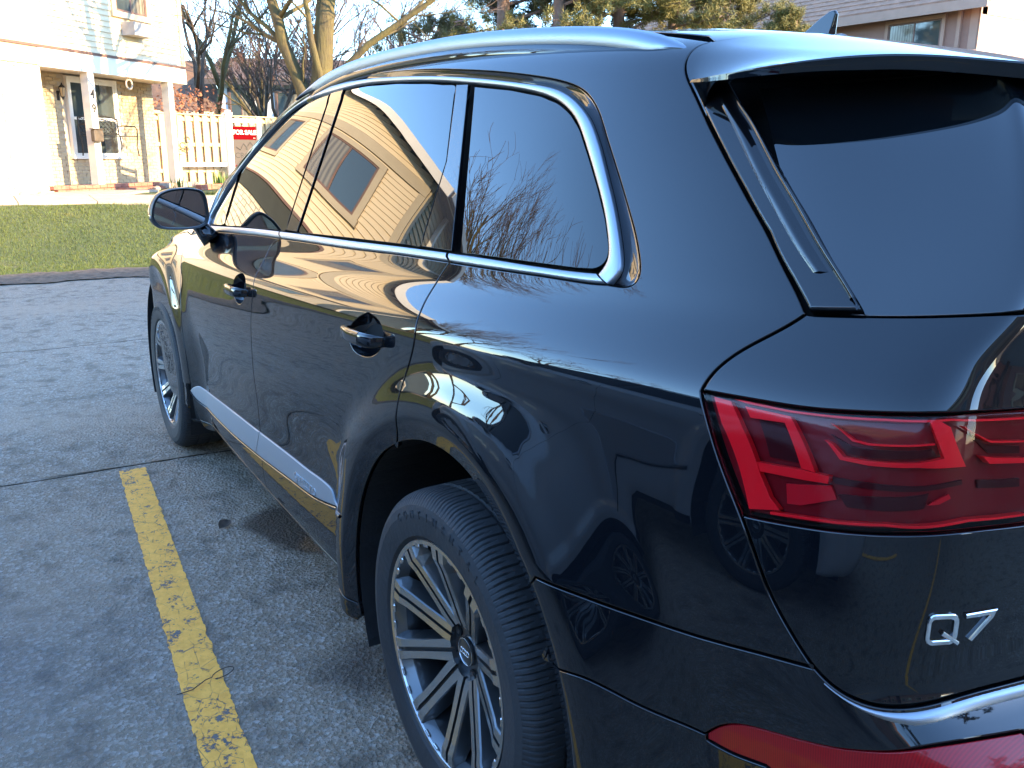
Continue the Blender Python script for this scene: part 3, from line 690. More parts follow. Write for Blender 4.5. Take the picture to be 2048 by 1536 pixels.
for k in range(3): poly_sheet('path_slab', [(17.27+.62*k, -.9-.62*k*.6), (17.27+.62*k, .8-.3*k), (17.87+.62*k, .5-.3*k), (17.87+.62*k, -1.27-.62*k*.6)], M_PATH, .035)
# yellow parking line, worn
def yellow_mat():
    m = principled('yellow_road_paint', (.62, .42, .07), .75); t = NT(m); co = t.co()
    a = t.noise(co, 16, 6, .75, .3); b = t.noise(co, 95, 3, .6); c = t.noise(co, 3, 4, .6)
    vo = t.n('TexVoronoi', feature='DISTANCE_TO_EDGE'); vo.inputs['Scale'].default_value = 13; t.l(t.co(scale=(1, 1.6, 1)), vo.inputs['Vector'])
    f = t.math('ADD', t.math('MULTIPLY', a, .8), t.math('ADD', t.math('MULTIPLY', b, .38), t.math('MULTIPLY', c, .22)))
    wear = t.ramp(f, [(.755, (0, 0, 0)), (.80, (1, 1, 1))])
    crk = t.math('MULTIPLY', t.ramp(vo.outputs[0], [(.0, (1, 1, 1)), (.018, (0, 0, 0))]), t.ramp(a, [(.42, (0, 0, 0)), (.55, (1, 1, 1))]))
    w = t.math('MAXIMUM', wear, crk)
    yl = t.mix(t.ramp(t.noise(co, 30, 4, .7), [(.35, (0, 0, 0)), (.7, (1, 1, 1))]), (.95, .44, .065), (.78, .34, .045))
    t.col(t.mix(w, yl, (.11, .105, .10)))
    h = t.math('SUBTRACT', t.math('MULTIPLY', b, .6), t.math('MULTIPLY', w, .7)); t.bump(h, .7, .006); return m
V = []; F = []; xx = np.arange(-6, 2.72, .012)
rr = np.random.RandomState(5)
def lineL(x): return 1.395-.048*(x-.2)-.007*(x-1.2)**2*0
for i, x in enumerate(xx):
    c = 1.345-.064*(x-.3); w = .058
    aL = .007*nz(x, 18, 1)+.004*nz(x, 60, 2); aR = .007*nz(x, 18, 5)+.004*nz(x, 60, 7)
    V += [(x, c-w+aR, .004), (x, c+w+aL, .004)]
for i in range(len(xx)-1): F.append((2*i, 2*i+2, 2*i+3, 2*i+1))
o = mesh_obj('parking_line', V, F, yellow_mat()); tag(o, kind='structure')
for k in (1, 2):
    for off in (5.6, -2.75*k+.1):
        pass
o2 = mesh_obj('parking_line', [(x, 4.95+y, .004) for x, y in ((-3, 0), (2.7, 0), (2.7, .11), (-3, .11))], [(0, 1, 2, 3)], o.data.materials[0]); o2['kind'] = 'structure'
o2 = mesh_obj('parking_line', [(x, -1.65+y, .004) for x, y in ((-3, 0), (2.7, 0), (2.7, .11), (-3, .11))], [(0, 1, 2, 3)], o.data.materials[0]); o2['kind'] = 'structure'
# a dead leaf and a twig on the asphalt
M_LEAF = simple('dead_leaf', (.075, .05, .035), .8, .4, 60)
V = []; F = []
for i in range(9):
    s = i/8; w = .020*sin(pi*min(1, s*1.05))**.8+.001; V += [(-.035+.075*s, -w, .006+.012*s*s), (-.035+.075*s, 0, .003+.008*s), (-.035+.075*s, w, .010+.014*sin(pi*s))]
for i in range(8):
    for k in range(2): a = 3*i+k; F.append((a, a+1, a+4, a+3))
o = mesh_obj('dead_leaf', V, F, M_LEAF, smooth=True, loc=(1.83, .985, .003), rz=-.9); tag(o, 'curled brown dead leaf lying by the edge of the dark wet stain', 'leaf')
mb = MB(); P = [(.035*cos(t), .018*sin(t), .008) for t in np.linspace(.4, 5.9, 14)]+[(.05, -.012, .007), (.10, -.004, .006), (.14, -.02, .006)]
mb.tube(P, .0015, 5); o = mb.build('twig', simple('twig_bark', (.05, .035, .028), .9), smooth=True, loc=(.78, 1.255, .006), rz=2.0); tag(o, 'thin looped twig lying across the yellow parking line', 'twig')

# ------------------------------------------------------------------ houses
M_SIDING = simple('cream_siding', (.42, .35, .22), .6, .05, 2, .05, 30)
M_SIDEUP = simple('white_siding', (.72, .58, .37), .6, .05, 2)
M_TRIMC = simple('cream_trim', (.46, .38, .25), .55, .05, 3)
M_WHITE = simple('white_paint', (.82, .77, .68), .5, .04, 4)
M_BROWNTRIM = simple('brown_trim', (.16, .085, .06), .6, .15, 5)
M_POST = simple('porch_post_paint', (.62, .56, .46), .6, .08, 4)
M_MORTAR = simple('mortar', (.42, .36, .28), .9, .1, 20)
def brick_mat(name, c1, c2, c3):
    m = principled(name, c1, .85); t = NT(m)
    oi = t.n('ObjectInfo'); co = t.co(scale=(4.2, 4.2, 13)); wn_ = t.n('TexWhiteNoise'); 
    f = t.noise(t.co(scale=(3.5, 3.5, 12)), 1.0, 2, .5); g = t.noise(t.co(), 60, 4, .6)
    c = t.ramp(f, [(.35, c1), (.5, c2), (.65, c3)]); t.col(t.mix(t.math('MULTIPLY', g, .5), c, tuple(x*.7 for x in c1))); t.bump(g, .4, .006); return m
M_BRICKY = brick_mat('buff_brick', (.48, .37, .22), (.56, .44, .27), (.42, .30, .18))
M_BRICKC = brick_mat('cream_brick', (.62, .55, .42), (.70, .63, .50), (.56, .49, .36))
M_BRICKR = brick_mat('red_brick', (.36, .13, .08), (.42, .17, .11), (.28, .10, .07))
M_WINGL = principled('house_window_glass', (.045, .06, .062), .03); M_WINGL.node_tree.nodes['Principled BSDF'].inputs['Coat Weight'].default_value = 1
def curt():
    m = principled('curtained_window_glass', (.20, .18, .13), .04); t = NT(m); w = t.n('TexWave'); w.inputs['Scale'].default_value = 4; w.inputs['Distortion'].default_value = 2.5; t.l(t.co(scale=(1, 1, .12)), w.inputs['Vector']); t.col(t.mix(w.outputs['Fac'], (.24, .21, .15), (.12, .105, .08))); return m
M_CURT = curt()
M_CURTAIN = simple('curtain', (.42, .44, .42), .9, .2, 8)
class Fr:       # a house frame: s along the front, n outwards, z up
    def __init__(s, O, d, n): s.O = Vector(O); s.d = Vector(d).normalized(); s.n = Vector(n).normalized(); s.M = Matrix((s.d, s.n, Vector((0, 0, 1)))).transposed()
    def p(s, a, b, z): return s.O+s.d*a+s.n*b+Vector((0, 0, z))
    def box(s, mb, a0, a1, b0, b1, z0, z1, bev=0):
        c = s.p((a0+a1)/2, (b0+b1)/2, (z0+z1)/2); D = (abs(a1-a0), abs(b1-b0), abs(z1-z0))
        (mb.bbox(c, D, bev, s.M) if bev else mb.box(c, D, s.M)); return mb
    def one(s, name, mat, par, *a, **k): mb = MB(); s.box(mb, *a, **k); return mb.build(name, mat, par)
def siding(fr, par, a0, a1, z0, z1, mat, nplane=0.0, top=None, exp=.112, name='siding_board', axis=0):
    """lapped boards, each one an object; top(z) gives the span (a0, a1) left under a gable"""
    z = z0; k = 0
    while z < z1-.02:
        h = min(exp, z1-z)
        l, r = (a0, a1) if top is None else top(z+h*.5)
        if r-l > .1:
            V = []; 
            for (n_, zz) in ((-.02, z), (.026, z), (.004, z+h+.008), (-.02, z+h+.008)):
                V += [fr.p(l, nplane+n_, zz), fr.p(r, nplane+n_, zz)]
            mesh_obj(name, V, [(0, 1, 3, 2), (2, 3, 5, 4), (4, 5, 7, 6), (6, 7, 1, 0), (0, 2, 4, 6), (1, 7, 5, 3)], mat, par)
        z += exp; k += 1
def brick_wall(fr, par, a0, a1, z0, z1, mat, nplane=0.0, holes=(), name='brick_courses', bl=.215, bh=.065, mj=.011):
    mb = MB(); z = z0; row = 0; r = random.Random(int(a0*100+z0*10))
    while z < z1-.01:
        h = min(bh, z1-z); a = a0-(bl+mj)/2*(row % 2)
        while a < a1:
            l, rr_ = max(a0, a), min(a1, a+bl)
            if rr_-l > .02:
                cut = False
                for (h0, h1, y0, y1) in holes:
                    if z+h > y0 and z < y1 and rr_ > h0 and l < h1: cut = True
                if not cut:
                    pr = .006+r.random()*.006
                    V = [fr.p(l, nplane-.01, z), fr.p(rr_, nplane-.01, z), fr.p(rr_, nplane-.01, z+h), fr.p(l, nplane-.01, z+h), fr.p(l, nplane+pr, z), fr.p(rr_, nplane+pr, z), fr.p(rr_, nplane+pr, z+h), fr.p(l, nplane+pr, z+h)]
                    mb.add(V, [(4, 5, 6, 7), (0, 4, 7, 3), (1, 2, 6, 5), (3, 7, 6, 2), (0, 1, 5, 4)])
            a += bl+mj
        z += bh+mj; row += 1
    o = mb.build(name, mat, par); o['kind'] = 'stuff'; return o
def window(fr, par, a0, a1, z0, z1, n=.0, frame=M_BROWNTRIM, trim=M_TRIMC, tw=.12, bars=('v',), curtain=True, sill=True):
    w = empty('window'); w.parent = par
    if tw:
        mb = MB()
        fr.box(mb, a0-tw, a0, n-.02, n+.065, z0, z1); fr.box(mb, a1, a1+tw, n-.02, n+.065, z0, z1)
        fr.box(mb, a0-tw, a1+tw, n-.02, n+.068, z1, z1+tw)
        o = mb.build('casing', trim, w)
        if sill: fr.one('sill', trim, w, a0-tw-.03, a1+tw+.03, n-.02, n+.085, z0-tw, z0)
    f = .045
    for (l, r, b, t) in ((a0, a0+f, z0, z1), (a1-f, a1, z0, z1), (a0+f, a1-f, z0, z0+f), (a0+f, a1-f, z1-f, z1)):
        fr.one('frame', frame, w, l, r, n-.02, n+.050, b, t)
    if 'v' in bars: fr.one('sash', frame, w, (a0+a1)/2-.02, (a0+a1)/2+.02, n-.02, n+.044, z0+f, z1-f)
    if 'h' in bars: fr.one('sash', frame, w, a0+f, a1-f, n-.02, n+.044, (z0+z1)/2-.03, (z0+z1)/2+.03)
    if curtain and 'v' in bars:
        fr.one('pane', M_WINGL, w, a0+f, (a0+a1)/2-.02, n-.02, n+.034, z0+f, z1-f); fr.one('pane', M_CURT, w, (a0+a1)/2+.02, a1-f, n-.02, n+.034, z0+f, z1-f)
    else: fr.one('pane', M_WINGL, w, a0+f, a1-f, n-.02, n+.034, z0+f, z1-f)
    return w
# --- the white house, number 49
F49 = Fr((19.3, -.9, .62), (.68, -.733, 0), (-.733, -.68, 0))
H49 = empty('white_house', F49.O); tag(H49, 'sunlit white sided house with brick ground floor and open porch, number 49 on its post', 'house')
H49['label'] = 'sunlit house with white siding above buff brick and an open porch numbered 49'
bpy.context.view_layer.update()
def P49(o):      # keep world position while parented to an Empty that stands at the house
    o.location = -F49.O+Vector(o.location); return o
_H49_kids = H49
SL, SR, PD = -9.0, 3.25, .95
ZE, ZR, AP = 5.15, 7.35, -2.9
def build_h49():
    f, h = F49, H49
    # core walls set back behind the cladding
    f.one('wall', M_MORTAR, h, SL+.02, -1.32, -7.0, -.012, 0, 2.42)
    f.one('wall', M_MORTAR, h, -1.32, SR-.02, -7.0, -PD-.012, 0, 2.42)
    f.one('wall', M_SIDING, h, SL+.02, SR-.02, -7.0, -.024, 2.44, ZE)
    brick_wall(f, h, -1.33, 1.0-.02, .12, 2.42, M_BRICKY, -PD, holes=[(.33, 1.9, .72, 2.42)])
    brick_wall(f, h, .99, SR-.02, .12, 2.42, M_BRICKY, -PD, holes=[(.33, 1.9, .72, 2.42)])
    brick_wall(f, h, SL+.02, -1.34, 0, 2.42, M_BRICKC, 0, holes=[(-8.35, -6.85, .9, 2.42), (-4.7, -2.5, -.1, 2.3)])
    # return of the porch recess and the soffit
    mb = MB(); f.box(mb, -1.345, -1.33, -PD, -.01, 0, 2.42); mb.build('porch_return', M_MORTAR, h)
    mb = MB(); f.box(mb, -1.33, SR, -PD, -.16, 2.425, 2.435); mb.build('porch_ceiling', M_POST, h)
    # beam over the porch with its dark cap
    f.one('porch_beam', M_WHITE, h, -1.38, SR-.02, -.16, .05, 2.40, 2.74)
    f.one('beam_cap', M_BROWNTRIM, h, SL, SR+.01, -.05, .075, 2.745, 2.79)
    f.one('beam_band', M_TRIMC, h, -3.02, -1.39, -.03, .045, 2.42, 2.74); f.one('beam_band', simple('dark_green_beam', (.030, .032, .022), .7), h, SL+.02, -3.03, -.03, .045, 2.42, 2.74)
    # siding of the upper floor and gable
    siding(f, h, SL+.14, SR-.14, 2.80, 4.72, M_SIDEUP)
    def gable(z):
        k = (z-ZE)/(ZR-ZE); return (SL+(AP-SL)*max(0, k)+.06, SR-(SR-AP)*max(0, k)-.06)
    f.one('frieze_board', M_TRIMC, h, SL+.0, SR, -.02, .045, 4.73, 4.98)
    siding(f, h, SL, SR, 4.99, ZR-.1, M_SIDEUP, top=gable)
    mesh_obj('gable_wall', [f.p(SL+.05, -.03, ZE-.1), f.p(SR-.05, -.03, ZE-.1), f.p(AP, -.03, ZR)], [(0, 1, 2)], M_SIDING, h)
    for a, b in ((SL, SL+.14), (SR-.14, SR)): f.one('corner_board', M_TRIMC, h, a, b, -.14, .04, 2.80, 4.725)
    # roof: two slopes with bargeboards
    for sg, e, lab in ((-1, SL, 'l'), (1, SR, 'r')):
        k = (ZR-ZE)/(AP-e); e2 = e+sg*.45; z2 = ZE+k*(e2-e)
        th = .16
        V = [f.p(e2, .42, z2+th), f.p(AP, .42, ZR+th), f.p(AP, -7.4, ZR+th), f.p(e2, -7.4, z2+th), f.p(e2, .42, z2), f.p(AP, .42, ZR), f.p(AP, -7.4, ZR), f.p(e2, -7.4, z2)]
        mesh_obj('roof', V, [(0, 1, 2, 3), (7, 6, 5, 4), (0, 4, 5, 1), (1, 5, 6, 2), (2, 6, 7, 3), (3, 7, 4, 0)], M_ROOF, h)
        V = [f.p(e2, .425, z2-.06), f.p(AP, .425, ZR-.06), f.p(AP, .425, ZR+.17), f.p(e2, .425, z2+.17), f.p(e2, .465, z2-.06), f.p(AP, .465, ZR-.06), f.p(AP, .465, ZR+.17), f.p(e2, .465, z2+.17)]
        mesh_obj('bargeboard', V, [(4, 5, 6, 7), (3, 2, 1, 0), (0, 1, 5, 4), (2, 3, 7, 6), (0, 4, 7, 3), (1, 2, 6, 5)], M_WHITE, h)
    # side wall towards the left, in shade: siding and a drainpipe
    g = Fr(f.p(SL, 0, 0), -f.n, -f.d)
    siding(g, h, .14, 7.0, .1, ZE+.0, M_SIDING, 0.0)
    g.one('corner_board', M_TRIMC, h, 0.0, .14, -.10, .04, 0, ZE)
    g.one('drainpipe', M_WHITE, h, 1.2, 1.29, .03, .11, 0, ZE-.1)
    g.one('gutter', M_WHITE, h, -.3, 7.0, .30, .46, ZE-.12, ZE+.02)
    # right end wall
    r_ = Fr(f.p(SR, -7.0, 0), f.n, f.d)
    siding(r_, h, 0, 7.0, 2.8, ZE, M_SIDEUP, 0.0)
    # windows
    window(f, h, -8.05, -6.75, 3.45, 4.55); window(f, h, -5.55, -4.0, 3.45, 4.55)
    window(f, h, .95, 1.95, 3.72, 4.62, bars=('v',), frame=M_BROWNTRIM)
    window(f, h, -8.3, -6.9, .95, 2.3, n=0.0, bars=('v',))
    window(f, h, .42, 1.82, .74, 2.30, n=-PD, frame=M_WHITE, trim=M_WHITE, tw=.08, bars=('h',))
    f.one('sash', M_WHITE, [c for c in h.children if c.name.startswith('window')][-1], 1.06, 1.20, -PD-.02, -PD+.055, .80, 2.25)
    mb = MB(); f.box(mb, -4.6, -2.6, -.06, .02, 0, 2.2)
    dr = mb.build('garage_door', M_WHITE, h)
    for i in range(4): f.one('door_panel', M_WHITE, dr, -4.52, -2.68, .02, .035, .06+.54*i, .54+.54*i)
    f.one('window_box', simple('grey_box_paint', (.30, .29, .28), .7), h, 1.1, 1.75, .03, .35, 3.25, 3.52)
    # posts
    for i, s in enumerate((0.0, 2.62)):
        p = f.one('porch_post', M_POST, h, s-.10, s+.09, -.15, .03, .11, 2.40)
    # porch floor, with a brick edge
    f.one('porch_floor', simple('porch_concrete', (.36, .27, .22), .9), h, -1.33, SR+.2, -PD, .0, 0, .11)
    bi = Fr(f.p(0, .001, 0), f.d, f.n)
    rnd = random.Random(4)
    for row in range(2):
        for k in range(15):
            a = -1.35+k*.218-(.11 if row else 0)
            if a > 1.75: continue
            bi.one('brick', M_BRICKR, h, a, a+.208, .0, .10+rnd.random()*.006, .002+row*.078, .070+row*.078)
    for k in range(7): bi.one('brick', M_BRICKR, h, .35+.2*k+.0, .35+.2*k+.19, .115, .30, .0, .062)
    # house number, post box, lantern
    Mt = Matrix((f.d, Vector((0, 0, 1)), f.n)).transposed().to_4x4()
    for ch, z in (('4', 1.97), ('9', 1.68)):
        Mt.translation = f.p(-.005, .032, z); text_obj('house_number', ch, .24, M_BLACKPL0, h, .006, .004, M=Mt.copy())
M_BLACKPL0 = simple('black_iron', (.018, .017, .016), .5, .2, 10)
def roof_mat(name, c):
    m = principled(name, c, .92); t = NT(m); br = t.n('TexBrick'); co = t.co()
    g = t.noise(co, 30, 4, .7); f = t.noise(t.co(scale=(5, 5, 5)), 1.0, 3, .6)
    t.col(t.mix(g, t.ramp(f, [(.35, tuple(x*.7 for x in c)), (.65, tuple(min(1, x*1.35) for x in c))]), tuple(x*.8 for x in c))); t.bump(g, .6, .02); return m
M_ROOF = roof_mat('brown_shingle', (.14, .078, .045))
build_h49()
for o in H49.children:
    o.location = Vector(o.location)-F49.O
# mailbox, lantern, wreath, bench and pots are things of their own
f = F49
o = MB(); f.box(o, -.20, .07, .032, .15, 1.02, 1.26, .02); ob = o.build('mailbox', simple('bronze_metal', (.10, .075, .05), .5, .2)); tag(ob, 'small bronze letterbox fixed to the porch post below the number', 'letterbox')
lid = MB(); f.box(lid, -.21, .08, .028, .16, 1.265, 1.285, .006); l_ = lid.build('lid', ob.data.materials[0], ob)
LN = empty('wall_lantern', (0, 0, 0), label='black carriage lantern on the porch wall left of the window', cat='lantern')
def lantern():
    c = f.p(.12, -PD+.13, 2.02)
    mb = MB(); mb.tube([c+Vector((0, 0, .17)), c+Vector((0, 0, .13)), c+Vector((0, 0, .10))], [.012, .05, .085], 6); mb.tube([c+Vector((0, 0, .20)), c+Vector((0, 0, .17))], [.006, .02], 6); mb.build('roof', M_BLACKPL0, LN)
    mb = MB(); mb.tube([c+Vector((0, 0, .095)), c+Vector((0, 0, -.08))], [.070, .038], 6); mb.build('pane', simple('amber_glass', (.55, .42, .25), .2, .1), LN)
    mb = MB()
    for k in range(6):
        a = 2*pi*k/6; mb.tube([c+Vector((.073*cos(a), .073*sin(a), .10)), c+Vector((.04*cos(a), .04*sin(a), -.085))], .005, 4)
    mb.tube([c+Vector((0, 0, -.08)), c+Vector((0, 0, -.12)), c+Vector((0, 0, -.15))], [.04, .02, .004], 6)
    mb.build('cage', M_BLACKPL0, LN)
    mb = MB(); w = f.p(.12, -PD+.01, 1.97); mb.tube([w, w+f.n*.06+Vector((0, 0, .10)), c+Vector((0, 0, -.08))], .012, 6); f.box(mb, .08, .16, -PD, -PD+.02, 1.86, 2.06, .01); mb.build('bracket', M_BLACKPL0, LN)
lantern()
mb = MB(); c = f.p(1.28, -.06, 2.26)
pts = [c+f.d*(.10*cos(t))+Vector((0, 0, .10*sin(t))) for t in np.linspace(0, 2*pi, 21)]
mb.tube(pts, .022, 6, False); mb.tube([c+Vector((0, 0, .12)), c+Vector((0, 0, .17))], .004, 4)
o = mb.build('hanging_ring', simple('wicker_ring', (.50, .42, .32), .9, .3, 40), smooth=True); tag(o, 'small pale wreath ring hanging under the porch beam', 'wreath')
def bench():
    B = empty('porch_bench', f.p(1.0, -.5, .73), label='black iron bench with scrolled back on the porch behind the post', cat='bench')
    g = Fr((0, 0, 0), f.d, f.n); m = M_BLACKPL0
    for s in (-.62, .62):
        for n_ in (.26, -.20):
            mb = MB(); mb.tube([g.p(s, n_, 0), g.p(s, n_*.9, .22), g.p(s, n_, .42)], .016, 6); mb.build('leg', m, B)
        mb = MB(); mb.tube([g.p(s, -.22, .42), g.p(s, -.24, .64), g.p(s, -.1, .66), g.p(s, .22, .64), g.p(s, .27, .58), g.p(s, .26, .42)], .015, 6); mb.build('armrest', m, B)
    for k in range(7):
        g2 = MB(); g.box(g2, -.62, .62, -.18+.066*k, -.18+.066*k+.045, .42, .435); g2.build('slat', m, B)
    mb = MB()
    top = [g.p(-.62+1.24*t, -.24, .80+.06*sin(pi*t)) for t in np.linspace(0, 1, 12)]; mb.tube(top, .016, 6); mb.tube([g.p(-.62, -.22, .47), g.p(.62, -.22, .47)], .013, 6)
    for s in (-.62, .62): mb.tube([g.p(s, -.22, .42), g.p(s, -.24, .80)], .016, 6)
    mb.build('back_frame', m, B)
    mb = MB(); r = random.Random(2)
    for i in range(9):
        for j in range(3):
            cx = -.54+.135*i; cz = .53+.105*j
            pts = [g.p(cx+.05*cos(t)*(1+.2*sin(3*t+i)), -.23, cz+.05*sin(t)*(1+.2*cos(2*t+j))) for t in np.linspace(0, 2*pi*.9, 10)]
            mb.tube(pts, .009, 4)
    o = mb.build('back_scrollwork', m, B); o['kind'] = 'stuff'
bench()
# --- fence of alternating boards
FF = Fr((22.35, -2.9, .59), (.30, -.954, 0), (-.954, -.30, 0))
FEN = empty('board_fence', (0, 0, 0), label='tan wooden board fence to the right of the white house', cat='fence')
M_FENCE = simple('fence_wood', (.62, .47, .26), .8, .25, 3, .2, 50)
r = random.Random(8); a = -.3; k = 0
while a < 6.0:
    fr_ = k % 2
    z1 = 1.76+r.uniform(-.01, .01)
    FF.one('board', M_FENCE, FEN, a, a+.135, (.02 if fr_ else -.055), (.04 if fr_ else -.035), .04, z1)
    a += .118; k += 1
for z in (.35, 1.0, 1.62): FF.one('rail', M_FENCE, FEN, -.3, 6.0, -.034, .018, z, z+.085)
FF.one('cap_rail', M_FENCE, FEN, -.3, 6.0, -.08, .07, 1.77, 1.80)
for s in (-.25, 1.75, 3.8, 5.8): FF.one('post', M_FENCE, FEN, s, s+.1, -.15, -.06, 0, 1.85)
# white kick rail in front of the fence
FF.one('x', M_WHITE, None, .1, 1.72, .30, .33, .50, .60).name = 'white_rail'
wr = bpy.data.objects['white_rail']; tag(wr, 'low white rail running in front of the wooden fence', 'rail')
for s in (.12, 1.62): FF.one('support', M_WHITE, wr, s, s+.06, .24, .30, .02, .60)
mb = MB()
for i, (s, z) in enumerate(((.38, 1.02), (.52, 1.16), (.30, .86), (.48, .90))):
    pts = [FF.p(s+.07*cos(t), .07, z+.07*sin(t)) for t in np.linspace(0, 5.2, 12)]; mb.tube(pts, .010, 5)
o = mb.build('fence_ornament', M_BLACKPL0, smooth=True); tag(o, 'dark curled metal ornament hung on the fence boards', 'ornament')
# --- for-sale sign
SF = Fr((18.55, -3.50, .58), (.10, -.995, 0), (-.995, -.10, 0))
SG = empty('sale_sign', (0, 0, 0), label='white post sign reading FOR SALE on a red and grey panel', cat='sign')
M_SIGNW = simple('vinyl_white', (.78, .78, .78), .4, .03, 4)
SF.one('post', M_SIGNW, SG, -.10, .02, -.06, .06, 0, 1.66); SF.one('post_cap', M_SIGNW, SG, -.12, .04, -.08, .08, 1.662, 1.70); SF.one('post_finial', M_SIGNW, SG, -.09, .01, -.05, .05, 1.702, 1.75)
SF.one('arm', M_SIGNW, SG, .022, .60, -.03, .03, 1.50, 1.58); SF.one('post', M_SIGNW, SG, .602, .68, -.04, .04, 0, 1.60)
SF.one('post_finial', M_SIGNW, SG, .62, .66, -.02, .02, 1.602, 1.63)
pn = SF.one('sign_panel', simple('sign_grey', (.105, .090, .080), .9, .02, Specular_IOR_Level=.05), SG, .05, .575, -.008, .008, .42, 1.42)
SF.one('red_band', principled('sign_red', (.13, .002, .004), .9, Specular_IOR_Level=.05), pn, .052, .573, .0082, .0115, 1.14, 1.418)
SF.one('red_band', MATS['sign_red'], pn, .052, .573, .0082, .0115, .422, .60)
Ms = Matrix((SF.d, Vector((0, 0, 1)), SF.n)).transposed().to_4x4()
def stext(name, txt, a, z, size, mat, sp=1.0, bold=0.0):
    Ms.translation = SF.p(a, .0125, z); return text_obj(name, txt, size, mat, pn, .001, bold, Ms.copy(), spacing=sp)
M_INK = principled('sign_ink', (.018, .016, .016), .6)
stext('lettering', 'FOR SALE', .31, 1.29, .128, M_WHITE, .95, .004)
stext('lettering', 'CRON', .30, .80, .165, M_INK, 1.0)
stext('lettering', '519', .52, 1.175, .03, M_WHITE)
mb = MB()
for pts in ([(.10, .985), (.19, .92), (.27, 1.06), (.34, .975)], [(.27, 1.06), (.33, 1.00)], [(.36, 1.0), (.42, 1.09), (.52, .96), (.56, 1.00)]):
    for (a1, z1), (a2, z2) in zip(pts[:-1], pts[1:]): mb.tube([SF.p(a1, .0125, z1), SF.p(a2, .0125, z2)], .008, 4)
mb.build('logo_mark', M_INK, pn)
SF.one('logo_window', M_INK, pn, .315, .355, .0118, .0130, .92, .98)
bpy.context.view_layer.update()
# --- generic further houses
def gable_house(name, label, fr, L, Dp, ze, zr, wall, roofm, wins, trim=None, band=None, ridge='s', over=.4, group=None, boards=0):
    h = empty(name, (0, 0, 0), label=label, cat='house', group=group)
    wl = fr.one('wall', wall, h, 0, L, -Dp, 0, 0, ze)
    if ridge == 's':      # ridge parallel to the front
        mid = -Dp/2
        mesh_obj('gable', [fr.p(0, 0, ze), fr.p(0, -Dp, ze), fr.p(0, mid, zr-.15), fr.p(.02, mid, zr-.15)], [(0, 1, 2)], wall, h)
        mesh_obj('gable', [fr.p(L, 0, ze), fr.p(L, -Dp, ze), fr.p(L, mid, zr-.15)], [(0, 2, 1)], wall, h)
        k = (zr-ze)/(Dp/2)
        for sg, e in ((1, 0), (-1, -Dp)):
            e2 = e+sg*over; z2 = ze-k*over; th = .18
            V = [fr.p(-over, e2, z2), fr.p(L+over, e2, z2), fr.p(L+over, mid, zr), fr.p(-over, mid, zr)]; V += [v+Vector((0, 0, th)) for v in V]
            mesh_obj('roof', V, [(0, 1, 2, 3), (7, 6, 5, 4), (0, 4, 5, 1), (1, 5, 6, 2), (2, 6, 7, 3), (3, 7, 4, 0)], roofm, h)
        fr.one('fascia', trim or wall, h, -over, L+over, over+.0, over+.05, ze-k*over-.08, ze-k*over+.16)
    for (a0, a1, z0, z1) in wins: window(fr, h, a0, a1, z0, z1, trim=trim or wall, tw=.10, frame=M_BROWNTRIM)
    if band:
        for z, hh in band: fr.one('trim_band', trim, h, -.02, L+.02, .0, .03, z, z+hh)
    if boards:
        a = boards
        while a < L: fr.one('batten', wall, h, a, a+.04, .0, .018, 0, ze-.02); a += boards
    return h
M_BROWNW = simple('brown_wall_panel', (.30, .165, .12), .75, .08, 3)
M_BROWNT = simple('brown_timber_trim', (.40, .24, .17), .7, .08, 3)
M_BEIGEW = simple('beige_render', (.74, .66, .52), .8, .05, 2)
M_GREYW = simple('grey_render', (.50, .51, .52), .8, .06, 2)
M_RSHING = roof_mat('red_brown_shingle', (.36, .18, .105))
# brown house behind the car's tail, its gable end cream and in the sun
BF = Fr((12.5, -20.9, 0), (1, 0, 0), (0, 1, 0))
bh = gable_house('brown_house', 'brown panelled house with shingle roof and cream sunlit end wall behind the car roof', BF, 15, 9, 5.45, 8.3, M_BROWNW, M_RSHING,
    [(1.0, 2.6, 3.9, 5.02), (6.5, 8.1, 3.9, 5.02), (10.5, 12.1, 3.75, 4.75), (2.0, 3.6, .9, 2.1)], trim=M_BROWNT, over=.45)
EF = Fr((12.5, -20.9, 0), (0, -1, 0), (-1, 0, 0))
EF.one('end_cladding', M_BEIGEW, bh, .0, 9.0, .002, .02, 0, 5.2)
EF.one('corner_board', M_BROWNT, bh, -.05, .22, .02, .05, 0, 5.44)
mesh_obj('end_gable', [EF.p(.0, .012, 5.2), EF.p(9.0, .012, 5.2), EF.p(4.5, .012, 8.15)], [(0, 1, 2)], M_BEIGEW, bh)
EF.one('end_band', M_BROWNT, bh, .0, 9.0, .022, .05, 5.0, 5.25)
BF.one('corner_board', M_BROWNT, bh, 0, .22, .002, .04, 0, 5.44)
BF.one('drainpipe', M_BROWNT, bh, .45, .55, .01, .09, 0, 5.3)
# shingles near the eave as courses of relief
for i in range(16):
    k = (8.3-5.45)/4.5; y0 = .43-.26*i; z0 = 5.45-k*.45+.185+k*(.45-.45+.26*i+.02)
    V = [BF.p(-.45, y0, z0-.0), BF.p(15.4, y0, z0), BF.p(15.4, y0-.27, z0+k*.27-.012), BF.p(-.45, y0-.27, z0+k*.27-.012), BF.p(-.45, y0, z0+.022), BF.p(15.4, y0, z0+.022)]
    mesh_obj('shingle_course', V, [(4, 5, 2, 3), (0, 1, 5, 4)], M_RSHING, bh)
